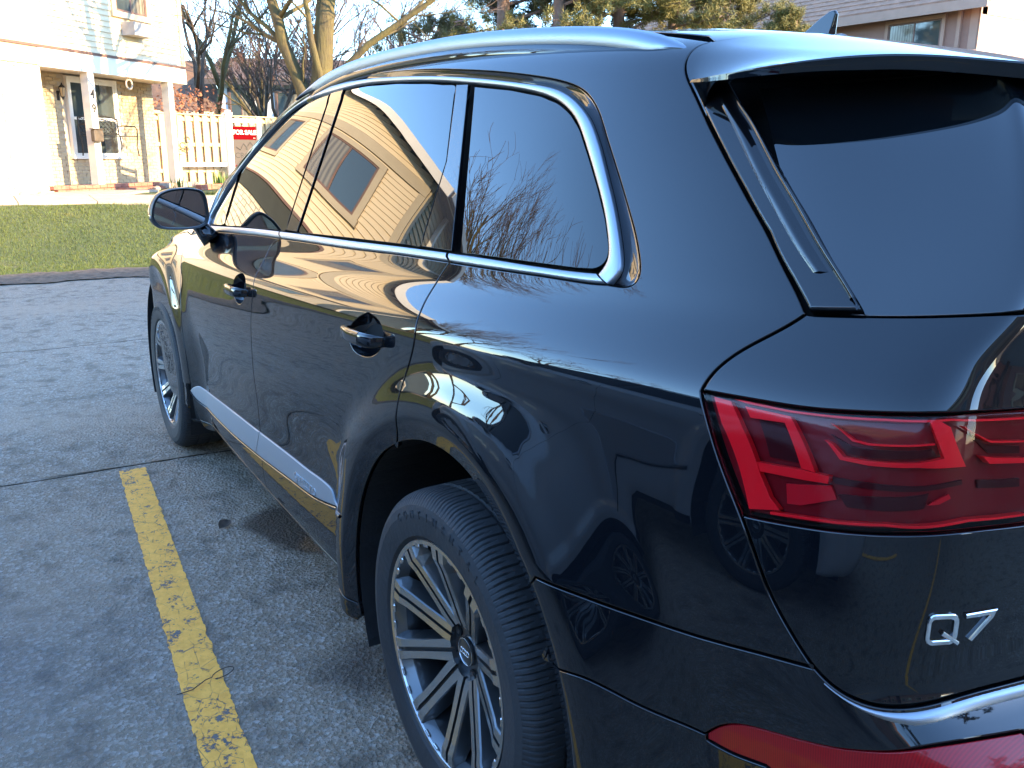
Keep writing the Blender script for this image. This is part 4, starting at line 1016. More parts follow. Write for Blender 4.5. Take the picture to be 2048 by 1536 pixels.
# pale house with dark timbers seen through the trees
GF = Fr((41.3, -9.0, .5), (-.42, -.907, 0), (-.907, .42, 0))
gable_house('grey_house', 'pale grey house with dark window frames standing behind the fence', GF, 9, 7, 4.15, 5.25, M_GREYW, M_ROOF, [(.5, 1.5, 2.4, 3.7), (2.6, 3.6, 2.4, 3.7), (6.6, 7.4, 2.3, 3.7)], trim=simple('dark_timber', (.06, .045, .04), .7), over=.5, band=[(4.0, .14)])
GF.one('timber', MATS['dark_timber'], bpy.data.objects['grey_house'], 4.25, 4.65, .0, .06, 0, 4.1)
DF = Fr((41.5, -4.5, .5), (0, -1, 0), (-1, 0, 0))
gable_house('dark_roof_house', 'low dark house with brown roof beside the pale grey house', DF, 4.3, 6, 2.9, 5.0, simple('dark_wall', (.07, .05, .045), .8), M_ROOF, [(2.6, 3.4, 1.0, 2.4)], trim=M_TRIMC, over=.5)
# white gable far back, and the row of houses behind the photographer that shades the car park
WF = Fr((66, -22, .5), (-.5, -.866, 0), (-.866, .5, 0))
gable_house('cream_house', 'cream house with a low roof far behind the forked tree', WF, 9, 7, 5.2, 7.0, M_BEIGEW, M_ROOF, [(2, 3.4, 3.2, 4.3)], trim=M_TRIMC)
for i, (y0, L) in enumerate(((-1.0, 9.0), (9.6, 9.2), (-14.5, 9.2), (-24.0, 9.2), (-33.5, 9.2))):
    RF = Fr((-10.2, y0, 0), (0, 1, 0), (1, 0, 0))
    lab = ['brown townhouse with cream bands standing behind the parked cars', 'brown townhouse at the grey car end of the row, mirrored in the bumper', 'brown townhouse whose roof shades the black car', 'brown townhouse in the middle of the row behind the car park', 'last brown townhouse of the row behind the car park'][i]
    w = []
    for a in (1.0, 3.2, 5.6, 7.4): w += [(a, a+1.1, 3.9, 5.0), (a, a+1.1, 1.1, 2.2)]
    gable_house('townhouse', lab, RF, L, 8.5, 6.6, 9.5, M_BROWNW, M_RSHING, w, trim=M_TRIMC, band=[(5.55, .9), (2.9, .35)], group='brown townhouses behind the car park')

QF = Fr((-13.0, 21.5, 0), (1, 0, 0), (0, -1, 0))
gable_house('brown_terrace', 'long brown terrace house on the far side of the grey car', QF, 17, 8.5, 6.4, 9.2, M_BROWNW, M_RSHING, [(a, a+1.2, z, z+1.2) for a in (1.2, 4.2, 8.0, 11.5, 14.5) for z in (1.0, 3.9)], trim=M_TRIMC, band=[(5.45, .8)])

# ------------------------------------------------------------------ trees
def bark_mat(name, c1, c2, moss=None):
    m = principled(name, c1, .9); t = NT(m); co = t.co(scale=(1, 1, .35))
    f = t.noise(co, 9, 6, .7); g = t.noise(t.co(scale=(1, 1, .2)), 28, 4, .7)
    c = t.ramp(f, [(.3, c1), (.7, c2)])
    if moss: c = t.mix(t.ramp(t.noise(t.co(), 2.5, 4, .6), [(.4, (0, 0, 0)), (.62, (.85, .85, .85))]), c, moss)
    t.col(c); t.bump(g, .8, .03); return m
M_BARKY = bark_mat('lichen_bark', (.060, .045, .022), (.115, .088, .040), (.125, .10, .030))
M_BARKG = bark_mat('grey_brown_bark', (.070, .050, .036), (.12, .09, .065))
M_TWIG = simple('twigs', (.10, .066, .046), .9, .3, 3)
M_TWIGR = simple('reddish_twigs', (.13, .060, .042), .9, .3, 3)
def grow(tw, p, d, L, r, depth, rnd, up=.12, spread=.6, kids=(2, 4), minr=.004):
    """a branch as a curved tube, then its children"""
    n = 4 if depth > 1 else 3; pts = [p]; rs = [r]; q = p.copy(); dd = d.copy()
    for i in range(n):
        dd = (dd+Vector((rnd.gauss(0, .16), rnd.gauss(0, .16), rnd.gauss(0, .10)+up*.5))).normalized(); q = q+dd*(L/n); pts.append(q.copy()); rs.append(max(minr*.6, r*(1-.55*(i+1)/n)))
    tw.append((pts, rs, depth))
    if depth <= 0: return
    for k in range(rnd.randint(*kids)+(1 if depth > 2 else 0)):
        t = rnd.uniform(.25, 1.0); j = min(n-1, int(t*n)); b = pts[j].lerp(pts[j+1], t*n-j)
        ax = Vector((rnd.gauss(0, 1), rnd.gauss(0, 1), rnd.gauss(0, .6))).normalized()
        nd = (dd*(1-.25*rnd.random())+ax*spread*(.7+.6*rnd.random())+Vector((0, 0, up))).normalized()
        grow(tw, b, nd, L*rnd.uniform(.5, .78), max(minr, rs[j]*rnd.uniform(.45, .68)), depth-1, rnd, up, spread, kids, minr)
def tree_parts(T, tw, bark, twig, split=2):
    big = MB(); small = MB()
    for pts, rs, dp in tw:
        (big if dp >= split else small).tube(pts, rs, 8 if dp >= split+1 else (6 if dp >= split else 3), cap=dp >= split)
    if big.v: auto = big.build('trunk', bark, T, smooth=True)
    if small.v: o = small.build('crown', twig, T, smooth=False); o['kind'] = 'stuff'
def bare_tree(name, label, base, h, r, seed, bark=M_BARKG, twig=M_TWIG, depth=5, lean=(0, 0), spread=.6, stems=1, group=None, kids=(2, 4), fork=.35, minr=.006, up=.12):
    rnd = random.Random(seed); T = empty(name, base, label=label, cat='tree', group=group); tw = []
    for s in range(stems):
        a = rnd.random()*6.3
        d = Vector((lean[0]+(.18*cos(a) if stems > 1 else 0), lean[1]+(.18*sin(a) if stems > 1 else 0), 1)).normalized()
        L = h*fork; pts = [Vector((0, 0, -.15))]; q = Vector((0, 0, 0)); rs = [r*1.25]
        for i in range(4):
            d = (d+Vector((rnd.gauss(0, .05), rnd.gauss(0, .05), .03))).normalized(); q = q+d*(L/4); pts.append(q.copy()); rs.append(r*(1-.12*(i+1)))
        tw.append((pts, rs, 9))
        for k in range(3 if stems == 1 else 2):
            b = pts[-1-(k % 2)]; ax = Vector((cos(a+2.1*k), sin(a+2.1*k), 0))
            grow(tw, b, (d+ax*.45*(k > -1)).normalized(), h*.34, r*.62, depth-1, rnd, up, spread, kids, minr)
    tree_parts(T, tw, bark, twig); return T
def big_tree():
    T = empty('forked_tree', (0, 0, 0), label='large bare tree with yellow lichen on its forked trunks, rising behind the car roof', cat='tree')
    L = {'a': ([(15.42, -4.35, .3), (15.47, -4.28, 1.2), (15.42, -4.33, 2.0), (15.55, -4.15, 2.57), (15.62, -4.03, 2.97), (15.72, -3.87, 3.42), (15.77, -3.80, 3.86), (15.83, -3.69, 4.29), (15.91, -3.57, 4.89), (16.0, -3.40, 5.9), (16.1, -3.3, 7.2)], [.34, .27, .20, .145, .125, .118, .11, .10, .09, .07, .045]),
         'b': ([(15.42, -4.35, 1.6), (15.38, -4.41, 2.43), (15.34, -4.48, 3.07), (15.31, -4.53, 3.69), (15.28, -4.58, 4.21), (15.23, -4.67, 4.9), (15.25, -4.63, 5.9), (15.3, -4.7, 7.4), (15.2, -4.9, 9)], [.25, .215, .20, .19, .18, .16, .135, .10, .05]),
         'c': ([(15.36, -4.44, 2.2), (15.28, -4.58, 2.60), (15.12, -4.84, 3.02), (14.86, -5.25, 3.46), (14.56, -5.74, 3.83), (14.26, -6.22, 4.19), (13.96, -6.7, 4.66), (13.57, -7.33, 5.3), (13.2, -7.9, 6.1)], [.10, .085, .075, .066, .058, .05, .042, .032, .02]),
         'd': ([(15.40, -4.36, 2.3), (15.18, -4.36, 2.87), (15.24, -4.24, 3.5), (15.26, -4.22, 3.83), (15.29, -4.18, 4.18), (15.33, -4.12, 4.9), (15.5, -4.0, 5.8)], [.07, .066, .06, .055, .05, .038, .025])}
    tw = []; rnd = random.Random(11)
    for k, (pts, rs) in L.items():
        P = [Vector(p) for p in pts]; tw.append((P, rs, 9))
        for i in range(3, len(P)):
            if k in 'abc' and i >= (5 if k in 'ab' else 3):
                for q in range(2 if k != 'b' else 2):
                    ax = Vector((rnd.gauss(0, 1), rnd.gauss(0, 1), .55)).normalized()
                    grow(tw, P[i], ax, rnd.uniform(1.3, 2.4), rs[i]*.42, 3, rnd, .10, .6, (2, 4), .006)
            elif i % 2: grow(tw, P[i], Vector((rnd.gauss(0, .6), rnd.gauss(0, .6), 1)).normalized(), 1.1, .025, 2, rnd, .2, .5, (2, 3), .005)
    tree_parts(T, tw, M_BARKY, M_TWIG)
big_tree()
bt = [((26.1, -4.95, .6), 9, .13, 21, 'tall slender bare tree standing just behind the corner of the white house'),
      ((29.5, -7.6, .6), 6.5, .14, 22, 'crooked bare tree in front of the pale grey house'),
      ((27.5, -7.0, .6), 5.5, .10, 23, 'small bushy bare tree over the wooden fence'),
      ((31, -10.5, .6), 8, .16, 24, 'bare tree with dense twigs seen left of the roof rail'),
      ((33, -15, .6), 9.5, .18, 25, 'wide bare tree seen between the forked tree and the pines'),
      ((36, -20, .6), 8.5, .16, 26, 'distant bare tree seen under the sloping limb'),
      ((45, -9, .6), 9, .18, 27, 'bare tree rising behind the grey house roof'),
      ((30.5, -13.0, .6), 7.5, .13, 28, 'bare tree with pinkish twigs behind the forked trunk'),
      ((24.5, -9.6, .6), 6.0, .11, 51, 'dense twiggy bare tree close behind the fence end'),
      ((26.5, -12.6, .5), 7.0, .12, 52, 'bare tree with fine twigs left of the dark pine'),
      ((24.0, -7.6, .6), 5.2, .10, 61, 'low dense bare tree behind the right end of the fence'),
      ((28.0, -9.4, .6), 8.0, .13, 62, 'bare tree with a straight trunk behind the forked tree'),
      ((25.2, -4.6, .6), 8.5, .10, 63, 'bare tree with pale twigs right of the white house corner'),
      ((24.8, -6.3, .6), 5.6, .09, 53, 'thin bare tree directly behind the sale sign'),
      ((34, -9.0, .6), 8.5, .15, 54, 'bare tree in front of the distant cream house'),
      ((38, -26, .3), 8, .16, 29, 'bare tree seen between the two pines')]
for i, (b, h, r, sd, lab) in enumerate(bt):
    bare_tree('bare_tree', lab, b, h, r, sd, bark=M_BARKY if i in (0, 1) else M_BARKG, twig=M_TWIGR if i in (2, 5, 7, 8, 11) else M_TWIG, depth=5, group='bare trees behind the houses', minr=.007, fork=.30)
# trees that the side windows reflect
for i, (b, h, r, sd, lab, tm, st) in enumerate([((19.5, 11.6, .4), 13, .13, 41, 'multi-stemmed birch left of the white house', M_TWIG, 3), ((27, 15.5, .4), 12, .2, 42, 'bare tree in the row left of the birch', M_TWIGR, 1), ((29, 20, .3), 12, .2, 43, 'bare tree at the far end of the left row', M_TWIGR, 1), ((26, 24, .2), 12, .2, 44, 'bare tree furthest left in the row', M_TWIGR, 1), ((21, 26, .1), 11, .2, 45, 'bare tree beside the left edge of the lawn', M_TWIGR, 1)]):
    bare_tree('bare_tree', lab, b, h, r, sd, twig=tm, depth=5, lean=(.02, .05), stems=st, group='bare trees left of the white house', minr=.008, bark=M_BARKY if i == 0 else M_BARKG, spread=.45 if i == 0 else .6, up=.25 if i == 0 else .12)
# pines
def needle_mat(name, c1, c2):
    m = principled(name, c1, .7); t = NT(m); f = t.noise(t.co(), 1.3, 4, .6); g = t.noise(t.co(), 14, 2, .6)
    t.col(t.mix(t.ramp(g, [(.35, (0, 0, 0)), (.7, (.6, .6, .6))]), t.ramp(f, [(.35, c1), (.65, c2)]), (.16, .10, .035))); return m
M_NEED = needle_mat('pine_needles', (.035, .052, .016), (.075, .088, .026))
M_NEEDY = needle_mat('yellow_green_needles', (.115, .125, .025), (.20, .18, .042))
def needles(name, centres, mat, par, n=46, L=.13, seed=0, w=.006, kind=True):
    r = np.random.RandomState(seed); c = np.repeat(np.array(centres), n, 0); N = len(c)
    d = r.normal(size=(N, 3)); d[:, 2] += .35; d /= np.linalg.norm(d, axis=1, keepdims=True)
    e = np.cross(d, r.normal(size=(N, 3))); e /= np.linalg.norm(e, axis=1, keepdims=True)
    l = L*(.6+.6*r.rand(N, 1)); b = c+r.normal(size=(N, 3))*L*.30
    V = np.stack([b-e*w, b+e*w, b+d*l], 1)
    me = bpy.data.meshes.new(name); me.vertices.add(3*N); me.vertices.foreach_set('co', V.ravel())
    me.loops.add(3*N); me.loops.foreach_set('vertex_index', np.arange(3*N)); me.polygons.add(N)
    me.polygons.foreach_set('loop_start', np.arange(0, 3*N, 3)); me.polygons.foreach_set('loop_total', np.full(N, 3)); me.update(); me.validate()
    o = link_mesh(name, me, mat, par)
    o['kind'] = 'stuff'; return o
def pine(name, label, base, h, r, seed, z0, mat, reach=2.6, nb=34, cl=9, lean=(0, 0), L=.15, n=46, trunks=None, w=.006):
    T = empty(name, base, label=label, cat='tree', group=None); rnd = random.Random(seed); br = MB(); cen = []
    tk = MB()
    top = Vector((lean[0]*h, lean[1]*h, h)); tk.tube([Vector((0, 0, -.2)), top*.35, top*.7, top], [r*1.15, r, r*.7, r*.25], 10); tk.build('trunk', M_BARKP, T, smooth=True)
    for k in range(nb):
        t = z0+(1-z0)*(k+rnd.random())/nb; p = top*t; a = rnd.random()*6.283; rr_ = reach*(1.15-t*.75)*(.6+.5*rnd.random())
        d = Vector((cos(a), sin(a), rnd.uniform(-.12, .30))); pts = [p]; q = p.copy()
        for i in range(4):
            d = (d+Vector((rnd.gauss(0, .14), rnd.gauss(0, .14), .05))).normalized(); q = q+d*rr_/4; pts.append(q.copy())
        br.tube(pts, [r*.26, r*.2, r*.14, r*.09, r*.04], 5)
        for j in range(cl):
            s = rnd.uniform(.30, 1.0); i = min(3, int(s*4)); b = pts[i].lerp(pts[i+1], s*4-i)
            o2 = Vector((rnd.gauss(0, .5), rnd.gauss(0, .5), rnd.gauss(.1, .22)))*rr_*.26
            e = b+o2; br.tube([b, b.lerp(e, .5)+Vector((0, 0, .03)), e], [.02, .014, .008], 3, False)
            for m_ in range(3): cen.append(tuple(e+Vector((rnd.gauss(0, .1), rnd.gauss(0, .1), rnd.gauss(0, .07)))))
    o = br.build('branches', M_BARKP, T); o['kind'] = 'stuff'
    needles('crown', cen, mat, T, n, L, seed, w)
    return T
M_BARKP = bark_mat('pine_bark', (.16, .10, .075), (.26, .18, .14))
pine('pine_tree', 'dark green pine with spreading branches left of the roof rail', (19.0, -10.7, .1), 9, .20, 5, .22, M_NEED, 3.9, 48, 13, n=60, w=.009, L=.18)
pine('pine_tree', 'sunlit yellow green pine behind the rear of the roof', (17.5, -11.4, .3), 8.6, .19, 6, .34, M_NEEDY, 3.1, 36, 12, n=60, w=.008)
pine('pine_tree', 'second sunlit pine with a brown trunk beside the first', (16.8, -12.7, .2), 8.8, .16, 7, .34, M_NEEDY, 3.0, 36, 12, n=60, w=.008)
pine('pine_tree', 'sunlit pine standing between the two trunks and the brown house', (16.4, -14.1, .2), 8.0, .15, 17, .42, M_NEEDY, 2.9, 34, 12, n=60, w=.008)
pine('pine_tree', 'low bushy pine in front of the brown house', (16.0, -15.6, .1), 5.2, .13, 8, .45, M_NEEDY, 2.7, 28, 12, n=60)
pine('pine_tree', 'small rounded pine next to the aerial', (14.2, -16.1, 0), 4.75, .10, 9, .62, M_NEEDY, 1.4, 18, 14, n=90, L=.11)
pine('pine_tree', 'tall pine at the right end of the townhouses', (-8.2, -3.4, 0), 8, .18, 10, .2, M_NEED, 1.9, 26, 8)
# beech hedge with dead leaves
def leaf_shrub(name, label, c, R_, n, mat, seed, leaf=.05, cat='shrub'):
    T = empty(name, c, label=label, cat=cat); rnd = random.Random(seed); r = np.random.RandomState(seed); mb = MB()
    for k in range(26):
        a = rnd.random()*6.28; e = Vector((cos(a)*R_[0]*.8, sin(a)*R_[1]*.8, R_[2]*rnd.uniform(.7, 1.7))); mb.tube([Vector((0, 0, 0)), e*.5+Vector((0, 0, R_[2]*.25)), e], [.03, .018, .006], 4)
    mb.build('stems', M_BARKG, T)
    d = r.normal(size=(n, 3)); d /= np.linalg.norm(d, axis=1, keepdims=True); P = d*(r.rand(n, 1)**.33)*np.array(R_)*(1+.18*np.sin(d[:, :1]*7+d[:, 1:2]*5)); P[:, 2] += R_[2]
    e1 = r.normal(size=(n, 3)); e1 /= np.linalg.norm(e1, axis=1, keepdims=True); e2 = np.cross(e1, r.normal(size=(n, 3))); e2 /= np.linalg.norm(e2, axis=1, keepdims=True)
    V = np.stack([P-e1*leaf, P-e2*leaf*.5, P+e1*leaf, P+e2*leaf*.5], 1).reshape(-1, 3)
    o = mesh_obj('leaves', V, [(4*i, 4*i+1, 4*i+2, 4*i+3) for i in range(n)], mat, T); o['kind'] = 'stuff'; return T
M_BEECH = simple('dead_beech_leaves', (.34, .13, .065), .8, .4, 9)
M_GREENL = simple('bulb_leaves', (.12, .20, .04), .6, .3, 9)
leaf_shrub('beech_shrub', 'shrub with rust coloured dead leaves behind the porch end', (24.4, -3.75, .6), (.9, 1.3, 1.3), 2600, M_BEECH, 3)
leaf_shrub('rust_shrub', 'lower rust coloured shrub behind the wooden fence', (25.4, -5.3, .6), (.9, 1.2, .9), 1600, M_BEECH, 4)
def tuft(label, c, n, h, seed):
    r = random.Random(seed); mb = MB()
    for k in range(n):
        a = r.random()*6.28; b = Vector((r.gauss(0, .07), r.gauss(0, .07), 0)); t = b+Vector((cos(a)*.10*r.random(), sin(a)*.10*r.random(), h*(.6+.5*r.random()))); w = Vector((-sin(a), cos(a), 0))*.010
        mb.add([b-w, b+w, (b+t)/2+w*.9, t, (b+t)/2-w*.9], [(0, 1, 2, 3, 4)])
    o = mb.build('bulb_plant', M_GREENL, loc=c); tag(o, label, 'plant')
f = F49
p = f.p(1.9, .55, .02); tuft('clump of green spring leaves in the bed beside the porch', p, 40, .30, 1)
p = f.p(3.2, .75, .02); tuft('larger green clump at the foot of the porch corner post', p, 60, .38, 2)
p = f.p(3.9, .6, .02); tuft('green clump in front of the wooden fence', p, 50, .32, 3)
M_ROCK = simple('pale_rock', (.42, .33, .24), .9, .2, 8, .5, 12)
def rock(label, c, s, seed):
    bm = bmesh.new(); bmesh.ops.create_icosphere(bm, subdivisions=2, radius=1)
    for v in bm.verts: v.co = Vector((v.co.x*s[0], v.co.y*s[1], v.co.z*s[2]))*(1+.35*noise.noise(v.co*1.7+Vector((seed, 0, 0))))
    me = bpy.data.meshes.new('rock'); bm.to_mesh(me); bm.free(); o = link_mesh('rock', me, M_ROCK, loc=c); tag(o, label, 'rock')
for i, (s, n_, sz, lab) in enumerate([(1.15, .50, (.12, .09, .06), 'flat pale rock at the end of the brick step'), (2.4, .72, (.16, .11, .08), 'pale rock between the two green clumps'), (2.75, .85, (.10, .08, .05), 'small pale rock beside the corner post clump'), (-2.4, .25, (.11, .08, .06), 'rock against the brick wall of the white house'), (-2.0, .3, (.09, .07, .05), 'small rock nearest the brick step'), (3.6, .5, (.13, .1, .07), 'rock at the foot of the fence')]):
    rock(lab, f.p(s, n_, .03), sz, i*3.3)
for k in range(6):
    mb = MB(); f.box(mb, 1.9+.42*k, 2.30+.42*k, .98, 1.14, -.06, .10, .015); o = mb.build('edging_block', M_BRICKR if k < 3 else simple('brown_edging', (.16, .11, .08), .9)); tag(o, ['red edging block at the end of the bed nearest the brick step', 'red edging block second from the brick step', 'red edging block in the middle of the bed edge', 'brown edging block next to the last red one', 'brown edging block under the corner post clump', 'brown edging block farthest from the brick step'][k], 'edging block', group='edging blocks of the flower bed')

pine('pine_tree', 'pine between the townhouses mirrored in the rear bumper', (-7.2, 8.8, 0), 7, .16, 12, .2, M_NEED, 1.7, 24, 8)

# ------------------------------------------------------------------ the black SUV
def clearcoat(name, col, coat=.9, rough=.35, spec=.5, flake=True, dust=.0):
    m = principled(name, col, rough, 0.0); t = NT(m)
    t.b.inputs['IOR'].default_value = 1.5
    t.b.inputs['Coat Weight'].default_value = coat; t.b.inputs['Coat Roughness'].default_value = .012
    t.b.inputs['Coat IOR'].default_value = 1.62
    t.b.inputs['Specular IOR Level'].default_value = spec
    co = t.co(kind='Object')
    if dust:
        f = t.noise(co, 2.2, 6, .6); g = t.noise(co, 260, 2, .5)
        h = t.math('MULTIPLY', t.ramp(f, [(.42, (0, 0, 0)), (.75, (1, 1, 1))]), t.ramp(g, [(.5, (.3, .3, .3)), (.72, (1, 1, 1))]))
        sep = t.n('SeparateXYZ'); t.l(co, sep.inputs[0])
        low = t.math('SUBTRACT', 1.0, t.math('DIVIDE', sep.outputs[2], 1.1), clamp=True)
        k = t.math('MULTIPLY', t.math('ADD', t.math('MULTIPLY', h, .5), low), dust, clamp=True)
        t.col(t.mix(k, col, (.16, .14, .12)))
        t.l(t.math('MULTIPLY_ADD', k, .12, .014), t.b.inputs['Coat Roughness'])
    return m
M_PAINT = clearcoat('black_metallic_paint', (.0022, .0034, .0055), dust=.035, spec=.01)
M_PAINT_G = clearcoat('grey_metallic_paint', (.40, .40, .40), spec=.6)
M_GLOSS = clearcoat('gloss_black_trim', (.004, .004, .005), spec=.02)
def glass_mat(name, col, wob=.030):
    m = principled(name, col, .0, 0.0); t = NT(m); t.b.inputs['IOR'].default_value = 1.5
    t.b.inputs['Coat Weight'].default_value = .70; t.b.inputs['Coat Roughness'].default_value = 0.0; t.b.inputs['Coat IOR'].default_value = 1.45
    co = t.co(scale=(1, 1, 1))
    t.b.inputs['Specular IOR Level'].default_value = .12
    b = t.n('Bump'); b.inputs['Strength'].default_value = wob; b.inputs['Distance'].default_value = .004
    t.l(t.noise(co, 3.4, 2, .4), b.inputs['Height']); t.l(b.outputs[0], t.b.inputs['Coat Normal']); t.l(b.outputs[0], t.b.inputs['Normal'])
    return m
M_GLASS = glass_mat('tinted_glass', (.003, .004, .004))
M_GLASS_REAR = glass_mat('tinted_rear_glass', (.003, .004, .005), .008)
M_GLASS_REAR.node_tree.nodes['Principled BSDF'].inputs['Coat Weight'].default_value = 1.0; M_GLASS_REAR.node_tree.nodes['Principled BSDF'].inputs['Coat IOR'].default_value = 1.75
M_RUBBER = simple('black_rubber', (.012, .012, .013), .6, .2, 12)
M_SHELL = principled('dark_inner_shell', (.004, .004, .004), .9)
M_LINER = simple('wheel_arch_liner', (.013, .013, .014), .85, .3, 9, .3, 60)
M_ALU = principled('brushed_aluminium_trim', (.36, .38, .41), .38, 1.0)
M_RAIL = principled('satin_aluminium_rail', (.27, .30, .34), .42, 1.0)
M_BLADE = principled('silver_sill_blade', (.40, .41, .43), .5, .6)
M_CHROME = principled('polished_chrome', (.85, .86, .87), .06, 1.0)
M_BLACKPL = simple('black_plastic', (.014, .015, .016), .45, .15, 20)

def build_car(name='black_suv', label=None, rear_extra=True):
    C = empty(name, (0, 0, 0)); tag(C, label, 'car')
    FA, AB, BC = seam('FA'), seam('AB'), seam('BC', 18)
    CB = seam('CBOT', 10)
    def sub(L, a, b):       # part of a line between the points nearest to a and b
        i = ((L-np.array(a))**2*[SU**2, SV**2]).sum(1).argmin(); j = ((L-np.array(b))**2*[SU**2, SV**2]).sum(1).argmin()
        return L[i:j+1] if i < j else L[j:i+1][::-1]
    zb = 1.45
    def arcs(key, xc):
        L = np.array(DATA[key]); P = S(L[:, 0], L[:, 1]); a = np.unwrap(np.arctan2(P[:, 2]-WZ, P[:, 0]-xc)); n = int(abs(a[-1]-a[0])*.482/.006)
        t = np.linspace(0, 1, n); aa = a[0]+(a[-1]-a[0])*t; return inv_rt(xc+.482*np.cos(aa), WZ+.482*np.sin(aa))
    ARCD, ARCQ, ARCB = (arcs(k, 0.) for k in ('ARCD', 'ARCQ', 'ARCB')); ARCF = arcs('ARCF', 2.995)
    cb_fa, cb_ab, cb_bc = CB[0], DATA['CBOT'][4], DATA['CBOT'][8]
    hcr, hcf = (smooth_line(catmull(DATA[k]+[DATA[k][0]]), 30)[:-1] for k in ('HCR', 'HCF'))
    # front door
    fa_end = FA[-1]; dbl = [fa_end[0]+.03, zb]; dbm = [AB[-1][0]-.05, zb]
    panel('front_door', join(sub(CB, cb_fa, AB[0]), AB, line(AB[-1], dbm), line(dbm, dbl), line(dbl, fa_end), FA[::-1]), M_PAINT, C, holes=[hcf])
    # rear door
    a_end = ARCD[-1]; dre = [ARCD[-1][0], max(.9, ARCD[-1][1])]
    panel('rear_door', join(sub(CB, AB[0], BC[0]), BC, ARCD, line(a_end, [ARCD[-1][0]-.04, zb]), line([ARCD[-1][0]-.04, zb], dbm), line(dbm, AB[-1]), AB[::-1]), M_PAINT, C, holes=[hcr])
    # fender, between bumper seam, arch, door and bonnet
    fr_top = [4.1, 11.6]; fb = [4.15, 6.8]
    i0 = ((ARCF[:, 0]-fb[0])**2*SU**2+(ARCF[:, 1]-fb[1])**2*SV**2).argmin()
    hood = line([FA[0][0], FA[0][1]], [FA[0][0]-.5, 12.2], [4.6, 11.95], fr_top)
    panel('front_fender', join(hood, line(fr_top, fb), line(fb, ARCF[i0]), ARCF[:i0+1][::-1], line(ARCF[0], [FA[-1][0], FA[-1][1]]), FA[::-1]), M_PAINT, C)
    # front end
    bb = join(line([0, 10.2], [2.6, 10.2], [4.0, 9.6], fb), ARCF[i0:], line(ARCF[-1], [4.2, .6], [3, .6], [0, .6]), line([0, .6], [0, 10.2]))
    panel('front_bumper', bb, M_PAINT, C, grid=.05)
    panel('bonnet', join(line([0, 11.0], [3, 11.0], fr_top), hood[::-1], line(FA[0], [4.9, 13.2], [3.2, 13.7], [0, 13.8]), line([0, 13.8], [0, 11.0])), M_PAINT, C, grid=.05)
    panel('headlight', line([2.1, 9.9], [4.0, 9.7], [4.1, 11.3], [3.0, 10.95], [2.2, 10.85], [2.1, 9.9])[:-1], M_CHROME, C, off=.004)
    panel('windscreen', join(line([0, 13.95], [3.0, 13.85], [4.0, 13.9], [4.0, 16], [3.9, 17.6], [3, 18.6], [0, 18.6], [0, 13.95]))[:-1], M_GLASS, C, off=-.004, grid=.05)
    # quarter panel and the whole side frame in one piece
    HS, HS2, HS3 = seam('HS', 8), seam('HS2', 20), seam('HS3', 30)
    SUR = seam('SURR', 20)
    BL = seam('BL')
    top = line(HS[0], [11.0, 19.6], [8.0, 19.5], [5.0, 19.35], [4.35, 18.6], [4.15, 17.5], [4.12, 15.9], [4.25, 14.6], SUR[-1])
    bl_end = BL[-1]
    hs3a = sub(HS3, HS3[0], bl_end)
    panel('quarter_panel', join(BC[::-1], sub(CB, BC[0], CB[-1]), SUR, top[::-1], HS, HS2, hs3a, line(hs3a[-1], bl_end), BL[::-1], ARCQ[::-1]), M_PAINT, C, gap=.0024)
    # window surround recess and trims
    CO, CI = seam('COUT', 10), seam('CIN', 10); CBI = seam('CBI', 10)
    strip('window_recess', SUR, CO, [(0, -.001), (.12, -.003), (.5, -.012), (1, -.014)], M_GLOSS, C)
    strip('door_top_trim', CO, CI, [(0, -.013), (.03, -.006), (.15, -.0035), (.5, -.001), (.85, -.0035), (.97, -.006), (1, -.014)], M_ALU, C)
    segs = [(sub(CB, CB[0], AB[0]), sub(CBI, CBI[0], DATA['CBI'][3])), (sub(CB, AB[0], BC[0]), sub(CBI, DATA['CBI'][3], DATA['CBI'][7])), (sub(CB, BC[0], CB[-1]), sub(CBI, DATA['CBI'][7], CBI[-1]))]
    for a, b in segs:
        strip('belt_trim', a[1:-1], b[1:-1], [(0, -.006), (.04, -.001), (.2, .002), (.5, .003), (.85, -.002), (.97, -.006), (1, -.014)], M_ALU, C)
    # glass
    for nm, k, mt in (('front_door_glass', 'GLF', M_GLASS), ('front_corner_glass', 'GLT', M_GLASS), ('rear_door_glass', 'GLR', M_GLASS), ('quarter_glass', 'GLQ', M_GLASS)):
        panel(nm, smooth_line(catmull(DATA[k]+[DATA[k][0]]), 4)[:-1] if k in('GLQ',) else catmull(DATA[k]+[DATA[k][0]])[:-1], mt, C, off=-.013, gap=.0005, edge=.006, r=.0008)
    for k in ('BPIL', 'CPIL'):
        panel('pillar_trim', catmull_lin(DATA[k]), M_GLOSS, C, off=-.010, gap=.0006, edge=.008, r=.0012)
    # tailgate
    LT, LB, WB = seam('LT'), seam('LB'), seam('WB')
    lampR = [18.1, (LT[-1][1]+LB[-1][1])/2]
    le_t, le_b = [NU-1.0, LT[-1][1]-.1], [NU-1.0, LB[-1][1]+.1]
    bot_end = [NU, HS3[-1][1]-.05]
    notch = join(sub(HS2, HS[-1], HS2[-1]), line(HS2[-1], LT[0]), LT, line(LT[-1], le_t), line(le_t, le_b), line(le_b, LB[-1]), LB[::-1])
    hs3b = sub(HS3, LB[0], HS3[-1])
    panel('tailgate', join(notch, hs3b, line(HS3[-1], bot_end), line(bot_end, [NU, WB[-1][1]-.02]), line([NU, WB[-1][1]-.02], WB[-1]), WB[::-1]), M_PAINT, C, sym=True, gap=.0024)
    # tailgate glass
    BLD = catmull_lin(DATA['BLADE'])
    i8 = DATA['BLADE'][7]; i1 = DATA['BLADE'][1]
